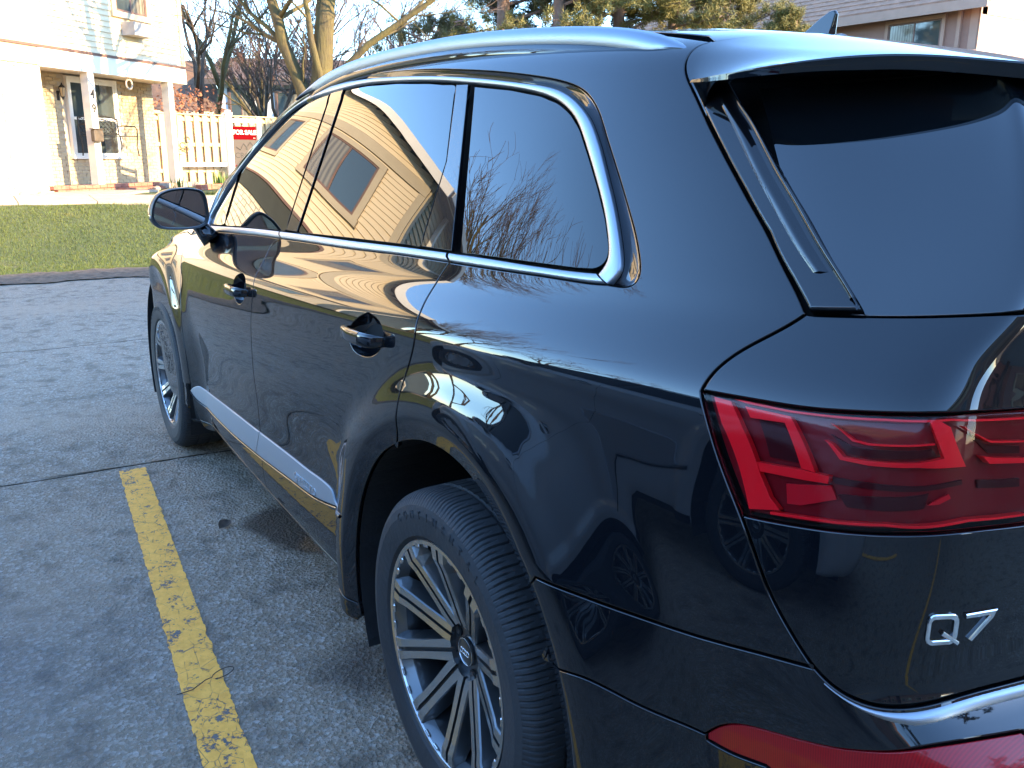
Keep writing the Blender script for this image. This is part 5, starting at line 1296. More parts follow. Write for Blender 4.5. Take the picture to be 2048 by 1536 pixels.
    glow = line([i8[0]-.35, i8[1]+.02], [i8[0], WB[len(WB)//3][1]+.01], WB[-1]+[0, .02], [NU, WB[-1][1]+.02])
    gtop = line([NU, 18.3], [18, 18.25], [16.3, 17.9], [15.0, 17.55], [13.6, 17.2])
    panel('tailgate_glass', join(glow, gtop), M_GLASS_REAR, C, sym=True, off=-.004, gap=.0012, edge=.01)
    panel('pillar_blade', BLD, M_GLOSS, C, off=.010, gap=.0022, edge=.03, r=.005)
    Bq = np.array(DATA['BLADE']); e_l = np.array([Bq[0], Bq[9], Bq[8]]); lft = catmull(Bq[[0, 9, 8]].tolist()); rgt = catmull(Bq[1:8].tolist())
    n_ = 60; rl = lambda L: resamp(S(L[:, 0], L[:, 1]), L, n_)
    lf, rg = rl(lft), rl(rgt); t_ = np.linspace(0, 1, n_)
    k_ = slice(3, n_-2)
    strip('blade_fin', (lf*.17+rg*.83)[k_], (lf*.02+rg*.98)[k_], [(0, .0095), (.15, .014), (.5, .0175), (.85, .019), (1, .011)], M_GLOSS, C, match=False)
    k_ = slice(7, n_-8)
    strip('blade_ridge', (lf*.52+rg*.48)[k_], (lf*.22+rg*.78)[k_], [(0, .0102), (.2, .0125), (.4, .0135), (.6, .012), (.8, .0108), (1, .0098)], M_GLOSS, C, match=False)
    # rear bumper
    BL2 = seam('BL2'); L2T, L2B = seam('LAMP2T'), seam('LAMP2B')
    hs3c = sub(HS3, bl_end, HS3[-1])
    lamp2 = join(L2T, line(L2T[-1], [17.3, 3.9], [17.3, 3.2], [16.4, 3.05], L2B[-1]), L2B[::-1])
    lo = [(18.9, .9)]
    i9 = ((ARCB-BL2[0])**2*[SU**2, SV**2]).sum(1).argmin()
    panel('rear_bumper', join(BL, line(bl_end, hs3c[0]), hs3c, line(HS3[-1], bot_end), line(bot_end, [NU, 3.4]), line([NU, 3.4], [17.33, 3.4]), line([17.33, 3.4], [17.33, 4.0]), line([17.33, 4.0], L2T[-1]), L2T[::-1], BL2[::-1], ARCB[:i9+1][::-1]), M_PAINT, C, sym=True, gap=.0018)
    panel('lower_valance', join(BL2, line(BL2[-1], L2B[0]), L2B, line(L2B[-1], [16.4, 3.05], [17.3, 3.2], [NU, 3.2]), line([NU, 3.2], [NU, .5]), line([NU, .5], [14.0, .5], [ARCB[-1][0]+.1, .7], ARCB[-1]), ARCB[i9:][::-1]), M_PAINT, C, sym=True, gap=.0018)
    red_lens('bumper_reflector', lamp2, C)
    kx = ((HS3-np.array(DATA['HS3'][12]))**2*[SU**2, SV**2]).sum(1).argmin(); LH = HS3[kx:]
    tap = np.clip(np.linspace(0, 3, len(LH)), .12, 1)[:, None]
    strip('bumper_edge_highlight', LH+[0, -.050], LH+[0, -.050]+tap*np.array([0, -.16]), [(0, -.003), (.12, .001), (.5, .0025), (.88, .001), (1, -.003)], M_ALU, C, match=False)  # added satin strip stands in for the sky highlight on the bumper's top edge
    # tail lamps
    lamp = join(LT, line(LT[-1], le_t, le_b, LB[-1]), LB[::-1], sub(HS3, LB[0], HS3[0]))
    tail_lamp(lamp, LT, LB, C)
    # sill
    sill_top = line([ARCD[-1][0]-.05, zb], dbm, dbl)
    panel('sill', join(sill_top, line(dbl, [dbl[0], .35], [ARCD[-1][0], .35], [ARCD[-1][0]-.02, zb])[:-1]), M_GLOSS, C, gap=.002)
    ST, SB = seam('SILLTOP', 6), seam('SILLBOT', 6)
    ti = DATA['SILLTOP'][6]; bi = DATA['SILLBOT'][3]
    for a, b in ((join(sub(ST, ST[0], ti), line(ti, bi), sub(SB, bi, SB[0])), 0), (join(sub(ST, ti, ST[-1]), sub(SB, SB[-1], bi), line(bi, ti)), 1)):
        panel('sill_blade', a, M_BLADE, C, off=.0045, gap=.0008, edge=.012, r=.0030)
    strip('sill_edge_trim', SB+[0, -.03], SB+[0, -.12], [(0, .000), (.2, .005), (.6, .006), (1, -.001)], M_GLOSS, C)
    # roof
    panel('roof_panel', join(line([0, 18.75], [3.2, 18.8], [4.2, 18.9], [4.6, 19.45], [8.0, 19.62], [11.0, 19.72], [12.6, 19.2], HS[0]), line(HS[0], [13.6, 19.6], [14.6, 20.2], [14.9, 21.0], [14.9, 22.0]), line([14.9, 22.0], [0, 22.0]), line([0, 22.0], [0, 18.75])), M_PAINT, C, grid=.05, gap=.002)
    # inner shell
    us = np.linspace(0, NU, 180); vs = np.linspace(.2, 21.95, 150); U, Vv = np.meshgrid(us, vs, indexing='ij')
    P = S(U, Vv); N = NRM(U, Vv); Q = P-N*np.where(Vv > 13.3, .045, .03)[..., None]
    r1 = np.hypot(P[..., 0], P[..., 2]-WZ); r2 = np.hypot(P[..., 0]-2.995, P[..., 2]-WZ)
    bad = ((r1 < .54) | (r2 < .54)) & (P[..., 1] > .6)
    F = []; nn = len(vs)
    for i in range(len(us)-1):
        for j in range(nn-1):
            if bad[i:i+2, j:j+2].any() or (vs[j] > 18.4 and us[i] > 13.2): continue
            F.append((i*nn+j, (i+1)*nn+j, (i+1)*nn+j+1, i*nn+j+1))
    sh = Q.reshape(-1, 3); n = len(sh)
    mesh_obj('inner_shell', np.concatenate([sh, sh*[1, -1, 1]]), F+[tuple(i+n for i in reversed(f)) for f in F], M_SHELL, C, smooth=True)
    MB().box((1.45, 0, .29), (4.3, 1.50, .12)).build('underbody', M_SHELL, C)
    # arch liners
    for xc in (0, 2.995):
        for sg in (1, -1):
            V = []; F = []; n = 33
            for i in range(n):
                a = rad(-25)+(rad(230))*i/(n-1)
                for yy, rr in ((.945, .486), (.80, .492), (.55, .492), (.54, .1)):
                    V.append((xc+rr*cos(a), sg*yy, WZ+rr*sin(a)))
            for i in range(n-1):
                for j in range(3): F.append((i*4+j, i*4+j+1, i*4+4+j+1, i*4+4+j))
            mesh_obj('arch_liner', V, F, M_LINER, C, smooth=False)
    mirror_panels(); PANELS.clear()
    return C
def catmull_lin(L):
    L = [list(p) for p in L]; return line(*(L+[L[0]]), step=.006)[:-1]
def blade_bulge(uv, P):
    B = np.array(DATA['BLADE']); a = B[0]*.5+B[9]*.5
    # distance from the leading edge towards the glass
    pts = np.array(S(B[:, 0], B[:, 1])); e0, e1 = pts[0], pts[8]
    ax = (e1-e0)/np.linalg.norm(e1-e0)
    rel = P-e0; w = np.linalg.norm(rel-(rel@ax)[:, None]*ax, axis=1); t = (rel@ax)/np.linalg.norm(e1-e0)
    return -.011*sstep(w, .024, .038)*sstep(t, .05, .13)*(1-sstep(t, .86, .93))+.014*sstep(w, .043, .050)*sstep(t, .05, .13)
def red_plastic(name, col, rough=.15, emis=0):
    m = principled(name, col, rough, 0.0); t = NT(m)
    t.b.inputs['Coat Weight'].default_value = 1.0; t.b.inputs['Coat Roughness'].default_value = .01; t.b.inputs['Coat IOR'].default_value = 1.6
    return m
def red_lens(name, loop, C):
    m = bpy.data.materials.get('red_reflector_lens')
    if not m:
        m = red_plastic('red_reflector_lens', (.17, .003, .005), .25); t = NT(m); t.b.inputs['Coat Weight'].default_value = .35; t.b.inputs['Specular IOR Level'].default_value = .2; co = t.co(scale=(1, 1, 1))
        w = t.n('TexWave'); w.inputs['Scale'].default_value = 90; t.l(co, w.inputs['Vector']); f = t.noise(co, 30, 2)
        t.col(t.mix(t.math('MULTIPLY', w.outputs['Fac'], .6), (.36, .004, .009), (.15, .003, .006)))
    panel(name, loop, m, C, off=-.003, gap=.001, edge=.01)
def tail_lamp(loop, LT, LB, C):
    bk = red_plastic('lamp_reflector_red', (.16, .003, .008), .3)
    hot = red_plastic('lamp_lightguide_red', (1.0, .010, .022), .35)
    hot.node_tree.nodes['Principled BSDF'].inputs['Subsurface Weight'].default_value = 0
    mid = red_plastic('lamp_inner_red', (.60, .008, .02), .3)
    dk = red_plastic('lamp_inner_dark', (.045, .003, .006), .3)
    for mm in (bk, hot, mid, dk): mm.node_tree.nodes['Principled BSDF'].inputs['Coat Weight'].default_value = .15; mm.node_tree.nodes['Principled BSDF'].inputs['Specular IOR Level'].default_value = .15
    cov = bpy.data.materials.new('lamp_cover'); cov.use_nodes = True
    t = cov.node_tree; t.nodes.clear()
    o = t.nodes.new('ShaderNodeOutputMaterial'); mx = t.nodes.new('ShaderNodeMixShader'); tr = t.nodes.new('ShaderNodeBsdfTransparent')
    gl = t.nodes.new('ShaderNodeBsdfGlossy'); fr = t.nodes.new('ShaderNodeFresnel'); fr.inputs[0].default_value = 1.33
    tr.inputs[0].default_value = (1.0, .92, .93, 1); gl.inputs[1].default_value = .01
    t.links.new(fr.outputs[0], mx.inputs[0]); t.links.new(tr.outputs[0], mx.inputs[1]); t.links.new(gl.outputs[0], mx.inputs[2]); t.links.new(mx.outputs[0], o.inputs[0])
    panel('lamp_housing', loop, bk, C, off=-.020, gap=.0015, edge=.02, r=.001)
    for i in range(1, 10): panel('light_guide', catmull_lin(DATA['E%d' % i]), hot, C, off=-.008, gap=.0001, edge=.010, r=.0006, grid=.03)
    for i in range(1, 7): panel('lamp_recess', catmull_lin(DATA['K%d' % i]), dk, C, off=-.0165, gap=.0001, edge=.003, r=.0003, grid=.03)
    for i in (1, 2): panel('lamp_recess', catmull_lin(DATA['M%d' % i]), mid, C, off=-.0145, gap=.0001, edge=.004, r=.0003, grid=.03)
    panel('lamp_lens', loop, cov, C, off=.0, gap=.0016, edge=.004, r=.002)

def tyre_mesh():
    # profile: (radius, y) outer sidewall at +y
    prof = [(.262, .118), (.268, .128), (.276, .136), (.30, .1405), (.325, .1425), (.345, .138), (.358, .130), (.366, .122), (.371, .113), (.374, .100), (.3755, .085), (.376, .062), (.3705, .060), (.3705, .052), (.3765, .050), (.377, .010), (.371, .008), (.371, -.008), (.377, -.010), (.3765, -.050), (.3705, -.052), (.3705, -.060), (.376, -.062), (.374, -.100), (.366, -.122), (.345, -.138), (.30, -.1405), (.262, -.118)]
    n = 92; sub = 8; V = []; F = []; m = len(prof)
    for i in range(n*sub):
        a = 2*pi*i/(n*sub)
        for j, (r, y) in enumerate(prof):
            g = 0.0
            ph = i % sub
            if 6 <= j <= 11 and ph == 0: g = .0050 if j < 11 else .004
            if 6 <= j <= 9 and ph == 4: g = .0035
            if 14 <= j <= 15 and (ph in (2,)): g = .004
            if 18 <= j <= 19 and (ph in (4,)): g = .004
            if 23 <= j <= 24 and ph == 0: g = .005
            V.append(((r-g)*cos(a), y, (r-g)*sin(a)))
    N = n*sub
    for i in range(N):
        i2 = (i+1) % N
        for j in range(m-1): F.append((i*m+j, i2*m+j, i2*m+j+1, i*m+j+1))
    return V, F
def make_wheel(C, label=None):
    W = empty('wheel'); W.parent = C
    M_TYRE = bpy.data.materials.get('tyre_rubber') or simple('tyre_rubber', (.026, .027, .029), .72, .25, 5, .25, 60)
    M_FACE = bpy.data.materials.get('machined_alloy') or principled('machined_alloy', (.58, .58, .58), .24, 1.0)
    M_GREY = bpy.data.materials.get('grey_alloy_paint') or principled('grey_alloy_paint', (.13, .135, .14), .30, .85, Coat_Weight=.8)
    M_DARK = bpy.data.materials.get('dark_wheel_paint') or principled('dark_wheel_paint', (.018, .019, .021), .3, .2, Coat_Weight=.6)
    V, F = tyre_mesh(); ty = mesh_obj('tyre', V, F, M_TYRE, W); auto_smooth(ty, 17)
    # rim barrel and ring
    def lathe(name, prof, mat, n=96, smooth=True):
        V = []; F = []; m = len(prof)
        for i in range(n):
            a = 2*pi*i/n
            for r, y in prof: V.append((r*cos(a), y, r*sin(a)))
        for i in range(n):
            for j in range(m-1): F.append((i*m+j, ((i+1) % n)*m+j, ((i+1) % n)*m+j+1, i*m+j+1))
        o = mesh_obj(name, V, F, mat, W); auto_smooth(o, 30); return o
    lathe('rim', [(.268, .1265), (.266, .1300), (.2615, .1300), (.259, .126), (.250, .118), (.240, .085), (.236, .02), (.232, -.06), (.246, -.10), (.262, -.118)], M_DARK)
    lathe('rim_lip', [(.2682, .1266), (.2665, .1290), (.2560, .1262), (.2500, .1180), (.2440, .1000)], M_GREY)
    lathe('rim_ring', [(.2660, .1285), (.2655, .1315), (.2560, .1305), (.2545, .1260)], M_FACE)
    # spokes
    def spoke():
        bm = bmesh.new(); st = [(.062, .074, .0255, .050), (.085, .082, .0245, .050), (.15, .101, .0220, .052), (.205, .118, .0225, .046), (.228, .1275, .0245, .036), (.2570, .1290, .028, .020)]
        # per station: radius, y of the face, half width, depth
        rows = []
        for r, y, w, d in st:
            tw = .003
            pr = [(-w-.008, y-d), (-w-.002, y-.004), (-w, y), (-.0050, y), (-.0044, y-.008), (.0044, y-.008), (.0050, y), (w, y), (w+.002, y-.004), (w+.012, y-d)]
            rows.append([bm.verts.new((r, yy, x)) for x, yy in pr])
        mi = [1, 1, 0, 2, 2, 2, 0, 1, 1]
        for a, b in zip(rows[:-1], rows[1:]):
            for k in range(9):
                f = bm.faces.new((a[k], a[k+1], b[k+1], b[k])); f.material_index = mi[k]
        for rw in (rows[0], rows[-1]):
            f = bm.faces.new(rw); f.material_index = 1
        bmesh.ops.recalc_face_normals(bm, faces=bm.faces[:])
        me = bpy.data.meshes.new('spoke'); bm.to_mesh(me); bm.free()
        for x in (M_FACE, M_GREY, M_DARK): me.materials.append(x)
        return me
    sm = spoke()
    for k in range(10):
        o = link_mesh('spoke', sm, None, W); o.rotation_euler = (0, -rad(14+36*k), 0)
    # notches on the ring between the spokes
    nt = MB()
    for k in range(10):
        for dd in (13, 23):
            a = rad(14+36*k+dd); M = Matrix.Rotation(-a, 3, 'Y')
            nt.bbox(M @ Vector((.2525, .1265, 0)), (.009, .006, .020), .002, M)
    nt.build('rim_lug', M_FACE, W)
    lathe('hub', [(.0, .062), (.030, .062), (.034, .058), (.060, .060), (.078, .055), (.080, .02), (.05, -.02)], M_DARK, 48)
    lathe('hub_cap', [(.0, .0705), (.024, .0705), (.0295, .069), (.0315, .064), (.032, .055)], M_DARK, 40)
    lathe('cap_ring', [(.0300, .0695), (.0308, .0712), (.0322, .0705), (.0325, .066)], M_FACE, 40)
    rg = MB()
    for i in range(4):
        cx = -.0135+.009*i
        rg.tube([(cx+.0062*cos(t), .0715+.0004*(i % 2), .0062*sin(t)) for t in np.linspace(0, 2*pi, 25)], .0011, 5, False)
    rg.build('ring_emblem', M_CHROME, W, smooth=True)
    for k in range(5):
        a = rad(32+72*k); M = Matrix.Rotation(-a, 3, 'Y')
        mb = MB(); mb.tube([M @ Vector((.056, .035, 0)), M @ Vector((.056, .064, 0))], [.0105, .0105], 6)
        mb.build('wheel_bolt', M_DARK, W)
        mb = MB(); V = []
        mb.tube([M @ Vector((.056, .0600, 0)), M @ Vector((.056, .0625, 0))], [.0150, .0150], 18); mb.build('bolt_recess', M_SHELL, W)
    M_DISC = bpy.data.materials.get('brake_disc_steel') or principled('brake_disc_steel', (.25, .24, .23), .45, .9)
    lathe('brake_disc', [(.08, .030), (.175, .030), (.176, .026), (.176, .0), (.08, .0)], M_DISC, 64)
    lathe('wheel_back', [(.0, -.02), (.10, -.02), (.14, -.05), (.235, -.07)], M_SHELL, 48)
    cb = MB(); cb.bbox((-.150, .02, .05), (.09, .075, .20), .015); cb.build('brake_caliper', M_DARK, W)
    for i, ch in enumerate('CONTINENTAL'):
        a = rad(57+6.6*i)
        M = Matrix.Rotation(-(a), 4, 'Y') @ Matrix.Translation((.3245, .1424, 0)) @ Matrix(((0, 1, 0, 0), (0, 0, 1, 0), (-1*-1, 0, 0, 0), (0, 0, 0, 1)))
        text_obj('sidewall_letter', ch, .026, M_TYRE, W, .0009, M=M)
    return W

def side_fin(C):
    pass
def car_fittings(C, badge=True):
    # wheels
    W = make_wheel(C); W.location = (0, .8235, WZ-.003)
    W2 = copy_wheel(W, C); W2.location = (2.995, .8175, WZ-.003); W2.rotation_euler = (0, rad(14), 0)
    for x in (0, 2.995):
        w = copy_wheel(W, C); w.location = (x, -.8235, WZ-.003); w.rotation_euler = (0, rad(9), pi)
    # roof rails
    for sg in (1, -1):
        P = [(1.70, .640, 1.640), (1.60, .630, 1.672), (1.45, .618, 1.706), (1.27, .606, 1.732), (.95, .600, 1.744), (.60, .597, 1.742), (.35, .595, 1.730), (.13, .593, 1.714), (-.06, .591, 1.694), (-.18, .590, 1.676), (-.255, .589, 1.655), (-.295, .588, 1.636)]
        Pn = np.array(P); d = np.r_[0, np.cumsum(np.linalg.norm(np.diff(Pn, axis=0), axis=1))]
        n = 90; T = np.linspace(0, d[-1], n); Q = np.stack([np.interp(T, d, Pn[:, i]) for i in range(3)], 1)
        for _ in range(30): Q[1:-1] = Q[1:-1]*.5+(Q[:-2]+Q[2:])*.25
        V = []; F = []
        for i, q in enumerate(Q):
            e = min(1, T[i]/.22, (d[-1]-T[i])/.10)
            h = .030*max(.15, e); w = .021*(.4+.6*e)
            pr = [(-w, -h*1.1), (-w*1.05, -h*.4), (-w*.8, h*.05), (-w*.2, h*.18), (w*.55, h*.02), (w*.95, -h*.30), (w*1.1, -h*.62), (w*.9, -h*1.05)]
            for a, b in pr: V.append((q[0], sg*(q[1]+a), q[2]+b))
        for i in range(n-1):
            for k in range(8):
                a = i*8+k; b = i*8+(k+1) % 8; F.append((a, b, b+8, a+8) if sg > 0 else (a, a+8, b+8, b))
        F += [tuple(range(8)), tuple(reversed(range((n-1)*8, n*8)))]
        o = mesh_obj('roof_rail', V, F, M_RAIL, C); auto_smooth(o, 40)
        # filler under the rail
        mb = MB()
        mb.tube([(q[0], sg*q[1], q[2]-.048) for q in Q[6:-3:3]], .026, 8); mb.build('rail_base', M_PAINT, C, smooth=True)
    # shark-fin aerial
    V = []; F = []
    st = [(.085, .0, .0), (.05, .012, .022), (.01, .026, .028), (-.03, .046, .030), (-.06, .062, .030), (-.085, .072, .028), (-.094, .070, .022), (-.089, .02, .022), (-.10, .002, .020)]
    base = [(.13, .0), (.08, .018), (.02, .028), (-.05, .032), (-.10, .028), (-.13, .0)]
    bm = bmesh.new(); rows = []
    for z, k in ((-.012, 1.0), (.004, .98), (.012, .80), (.020, .45)):
        rows.append([bm.verts.new((x*(.6+.4*k)-.01, s*y*k, z)) for s in (1, -1) for x, y in (base if s > 0 else list(reversed(base))[1:-1])])
    for a, b in zip(rows[:-1], rows[1:]):
        n = len(a)
        for i in range(n): bm.faces.new((a[i], a[(i+1) % n], b[(i+1) % n], b[i]))
    bm.faces.new(rows[-1])
    prof = [(.045, .006), (-.005, .030), (-.045, .058), (-.070, .071), (-.083, .072), (-.088, .065), (-.082, .030), (-.080, .006)]
    L = []; R_ = []
    for x, z in prof:
        k = .013*(1-z/.09)+.002
        L.append(bm.verts.new((x, k, z))); R_.append(bm.verts.new((x, -k, z)))
    bm.faces.new(L); bm.faces.new(list(reversed(R_)))
    n = len(L)
    for i in range(n):
        j = (i+1) % n; bm.faces.new((L[i], R_[i], R_[j], L[j]))
    bmesh.ops.recalc_face_normals(bm, faces=bm.faces[:])
    me = bpy.data.meshes.new('aerial_fin'); bm.to_mesh(me); bm.free()
    o = link_mesh('aerial_fin', me, M_PAINT, C, (-.030, 0, 1.700)); auto_smooth(o, 50); o.scale = (1, 1, 1)
    bv = o.modifiers.new('b', 'BEVEL'); bv.width = .003; bv.segments = 2; bv.limit_method = 'ANGLE'
    # mirrors
    for sg in (1, -1): door_mirror(C, sg)
    for sg in (1, -1):
        door_handle(C, DATA['HANDR'][0], sg); door_handle(C, DATA['HANDF'][0], sg)
    spoiler(C)
    if badge:
        badge_q7(C); blade_script(C)
def copy_wheel(W, C):
    w = empty('wheel'); w.parent = C
    for ch in [x for x in bpy.data.objects if x.parent == W]:
        o = ch.copy(); COL.objects.link(o); o.parent = w
    return w
def door_mirror(C, sg):
    # outline of the mirror face in the (y, z) plane, seen from behind, and the housing behind it
    out = [(.900, 1.308), (.96, 1.3165), (1.02, 1.311), (1.062, 1.296), (1.085, 1.270), (1.098, 1.235), (1.103, 1.205), (1.096, 1.180), (1.070, 1.158), (1.03, 1.153), (.97, 1.151), (.915, 1.156), (.885, 1.172), (.876, 1.20), (.880, 1.255), (.886, 1.292)]
    out = np.array(out); d = np.r_[0, np.cumsum(np.linalg.norm(np.diff(np.r_[out, out[:1]], axis=0), axis=1))]
    t = np.linspace(0, d[-1], 65)[:-1]; o2 = np.stack([np.interp(t, d, np.r_[out, out[:1]][:, i]) for i in (0, 1)], 1)
    for _ in range(3): o2 = o2*.5+(np.roll(o2, 1, 0)+np.roll(o2, -1, 0))*.25
    c = o2.mean(0); n = len(o2)
    P = Euler((0, 0, rad(-6))).to_matrix()
    def ring(k, x, z=0): return [(2.150+x, sg*(c[0]+(p[0]-c[0])*k), c[1]+(p[1]-c[1])*k+z) for p in o2]
    def shell(name, rings, mat, cap0=False, cap1=True, ang=40):
        V = [v for r in rings for v in r]; F = []
        for j in range(len(rings)-1):
            for i in range(n):
                a = j*n+i; b = j*n+(i+1) % n; F.append((a, b, b+n, a+n) if sg > 0 else (a, a+n, b+n, b))
        if cap0: F.append(tuple(range(n)) if sg < 0 else tuple(reversed(range(n))))
        if cap1: F.append(tuple(range((len(rings)-1)*n, len(rings)*n)) if sg > 0 else tuple(reversed(range((len(rings)-1)*n, len(rings)*n))))
        o = mesh_obj(name, V, F, mat, C); bm = bmesh.new(); bm.from_mesh(o.data); bmesh.ops.recalc_face_normals(bm, faces=bm.faces[:]); bm.to_mesh(o.data); bm.free()
        auto_smooth(o, ang); return o
    shell('mirror_housing', [ring(.88, .004), ring(.90, -.006), ring(.97, -.009), ring(1.0, .0), ring(1.0, .03), ring(.97, .06), ring(.88, .09), ring(.70, .115), ring(.40, .130)], M_BLACKPL)
    shell('mirror_glass', [ring(.905, .006), ring(.60, .006), ring(.2, .006)], M_MIRROR, cap1=True)
    shell('mirror_cap', [ring(1.004, .024), ring(1.012, .032), ring(.985, .062), ring(.895, .093), ring(.715, .118), ring(.41, .134)], M_PAINT)
    mb = MB(); 
    for yy, zz, dx in ((.93, 1.165, .05),): pass
    arm = [((2.20, .93, 1.190), .030), ((2.20, .905, 1.160), .030), ((2.19, .89, 1.135), .034), ((2.175, .870, 1.105), .040)]
    mb.tube([(p[0], sg*p[1], p[2]) for p, r in arm], [r for p, r in arm], 14)
    for i, v in enumerate(mb.v): mb.v[i] = (2.19+(v[0]-2.19)*1.5, v[1], v[2])
    mb.build('mirror_arm', M_GLOSS, C, smooth=True)
    m2 = MB(); m2.bbox((2.165, sg*1.100, 1.205), (.035, .006, .012), .002); m2.build('turn_signal', M_CHROME, C)
def door_handle(C, uv, sg):
    P = S(uv[0], uv[1]); N = NRM(uv[0], uv[1]); T = (S(uv[0]-.05, uv[1])-S(uv[0]+.05, uv[1])); T /= np.linalg.norm(T); B = np.cross(N, T)
    if B[2] < 0: B = -B
    # bowl
    loop = np.array(DATA['HCR'] if abs(uv[0]-DATA['HANDR'][0][0]) < .5 else DATA['HCF'])
    L = smooth_line(catmull(np.concatenate([loop, loop[:1]])), 30)[:-1]
    Pl = S(L[:, 0], L[:, 1]); Nl = NRM(L[:, 0], L[:, 1]); c = Pl.mean(0)
    V = []; F = []; n = len(L)
    for k, d in ((1.0, -.002), (.97, -.010), (.88, -.020), (.68, -.029), (.42, -.034), (.15, -.036)):
        q = c+(Pl-c)*k+Nl*d; V += list(q)
    for j in range(5):
        for i in range(n):
            a = j*n+i; b = j*n+(i+1) % n; F.append((a, a+n, b+n, b))
    F.append(tuple(5*n+i for i in range(n)))
    V = np.array(V)*[1, sg, 1]
    o = mesh_obj('handle_cup', V, F, M_PAINT, C, smooth=True)
    bm = bmesh.new(); bm.from_mesh(o.data); bmesh.ops.recalc_face_normals(bm, faces=bm.faces[:])
    bm.faces.ensure_lookup_table()
    f = max(bm.faces, key=lambda f: f.calc_area())
    if f.normal.dot(Vector(N*[1, sg, 1])) < 0: bmesh.ops.reverse_faces(bm, faces=bm.faces[:])
    bm.to_mesh(o.data); bm.free()
    # grip: bar from front pivot to rear lock end
    st = [(.108, -.004, .010, .004), (.100, .014, .0135, .008), (.075, .027, .0150, .0085), (.02, .034, .0160, .0085), (-.03, .035, .0165, .0085), (-.048, .035, .0165, .0088), (-.0485, .034, .0150, .0075), (-.050, .034, .0150, .0075), (-.0505, .0345, .0165, .0088), (-.080, .032, .0165, .0088), (-.102, .022, .0150, .009), (-.110, -.002, .0115, .006)]
    V = []; F = []; m = 16
    for s, h, bz, hn in st:
        for k in range(m):
            a = 2*pi*k/m; ca, sa = cos(a), sin(a)
            ca = abs(ca)**.65*(1 if ca > 0 else -1); sa = abs(sa)**.65*(1 if sa > 0 else -1)
            V.append(P+T*s+B*(bz*sa-.004)+N*(h+hn*ca))
    for i in range(len(st)-1):
        for k in range(m):
            a = i*m+k; b = i*m+(k+1) % m; F.append((a, b, b+m, a+m))
    F += [tuple(range(m)), tuple(reversed(range((len(st)-1)*m, len(st)*m)))]
    o = mesh_obj('door_handle', np.array(V)*[1, sg, 1], F, M_PAINT, C)
    bm = bmesh.new(); bm.from_mesh(o.data); bmesh.ops.recalc_face_normals(bm, faces=bm.faces[:]); bm.to_mesh(o.data); bm.free()
    auto_smooth(o, 50)
def spoiler(C):
    # lip line found on the place, from the pillar tip round to the centre: (x, y, z of the upper edge)
    lip = np.array(SPOILER)
    d = np.r_[0, np.cumsum(np.linalg.norm(np.diff(lip, axis=0), axis=1))]
    n = 70; T = np.linspace(0, d[-1], n); Q = np.stack([np.interp(T, d, lip[:, i]) for i in range(3)], 1)
    for _ in range(25): Q[1:-1] = Q[1:-1]*.5+(Q[:-2]+Q[2:])*.25
    V = []; m = 0
    vv = np.linspace(0, 1, n)
    for i, q in enumerate(Q):
        f = i/(n-1); e = min(1, T[i]/.30)
        A_ = ROOFUV(f); P0 = S(A_[0], A_[1]); N0 = NRM(A_[0], A_[1]); Dq = q-P0; L_ = np.linalg.norm(Dq)
        T0 = Dq-N0*(Dq@N0); T0 = T0/np.linalg.norm(T0)*L_*.7; T1 = Dq*.9+np.array([0, 0, -.03*L_])
        th = .004+.016*e; top = []
        for t in np.linspace(0, 1, 13):
            h = (2*t**3-3*t*t+1)*P0+(t**3-2*t*t+t)*T0+(3*t*t-2*t**3)*q+(t**3-t*t)*T1
            top.append(h+np.array([-.002, 0, .0006])*(1-t))
        back = q+np.array([.002, 0, -th*.5]); low = q+np.array([.004, 0, -th])
        under = [low+(np.array(UNDER(f))-low)*t for t in (.03, .3, .6, 1)]
        row = top+[q+np.array([-.002, 0, -.003])*e, back, low]+under
        m = len(row); V += row
    V = np.array(V); F = []
    for i in range(n-1):
        for j in range(m-1): F.append((i*m+j, i*m+j+1, (i+1)*m+j+1, (i+1)*m+j))
    for sgn, nm in ((1, 'l'), (-1, 'r')):
        W = V*[1, sgn, 1]
        o = mesh_obj('spoiler', W, F if sgn > 0 else [tuple(reversed(f)) for f in F], M_PAINT, C)
        bm = bmesh.new(); bm.from_mesh(o.data); bmesh.ops.remove_doubles(bm, verts=bm.verts[:], dist=.0002); bmesh.ops.recalc_face_normals(bm, faces=bm.faces[:]); bm.to_mesh(o.data); bm.free()
        auto_smooth(o, 32)
    m = red_plastic('brake_light_red', (.25, .01, .015), .3)
    mb = MB(); mb.bbox((-.985, 0, 1.535), (.020, .60, .012), .004); mb.build('high_brake_light', m, C)
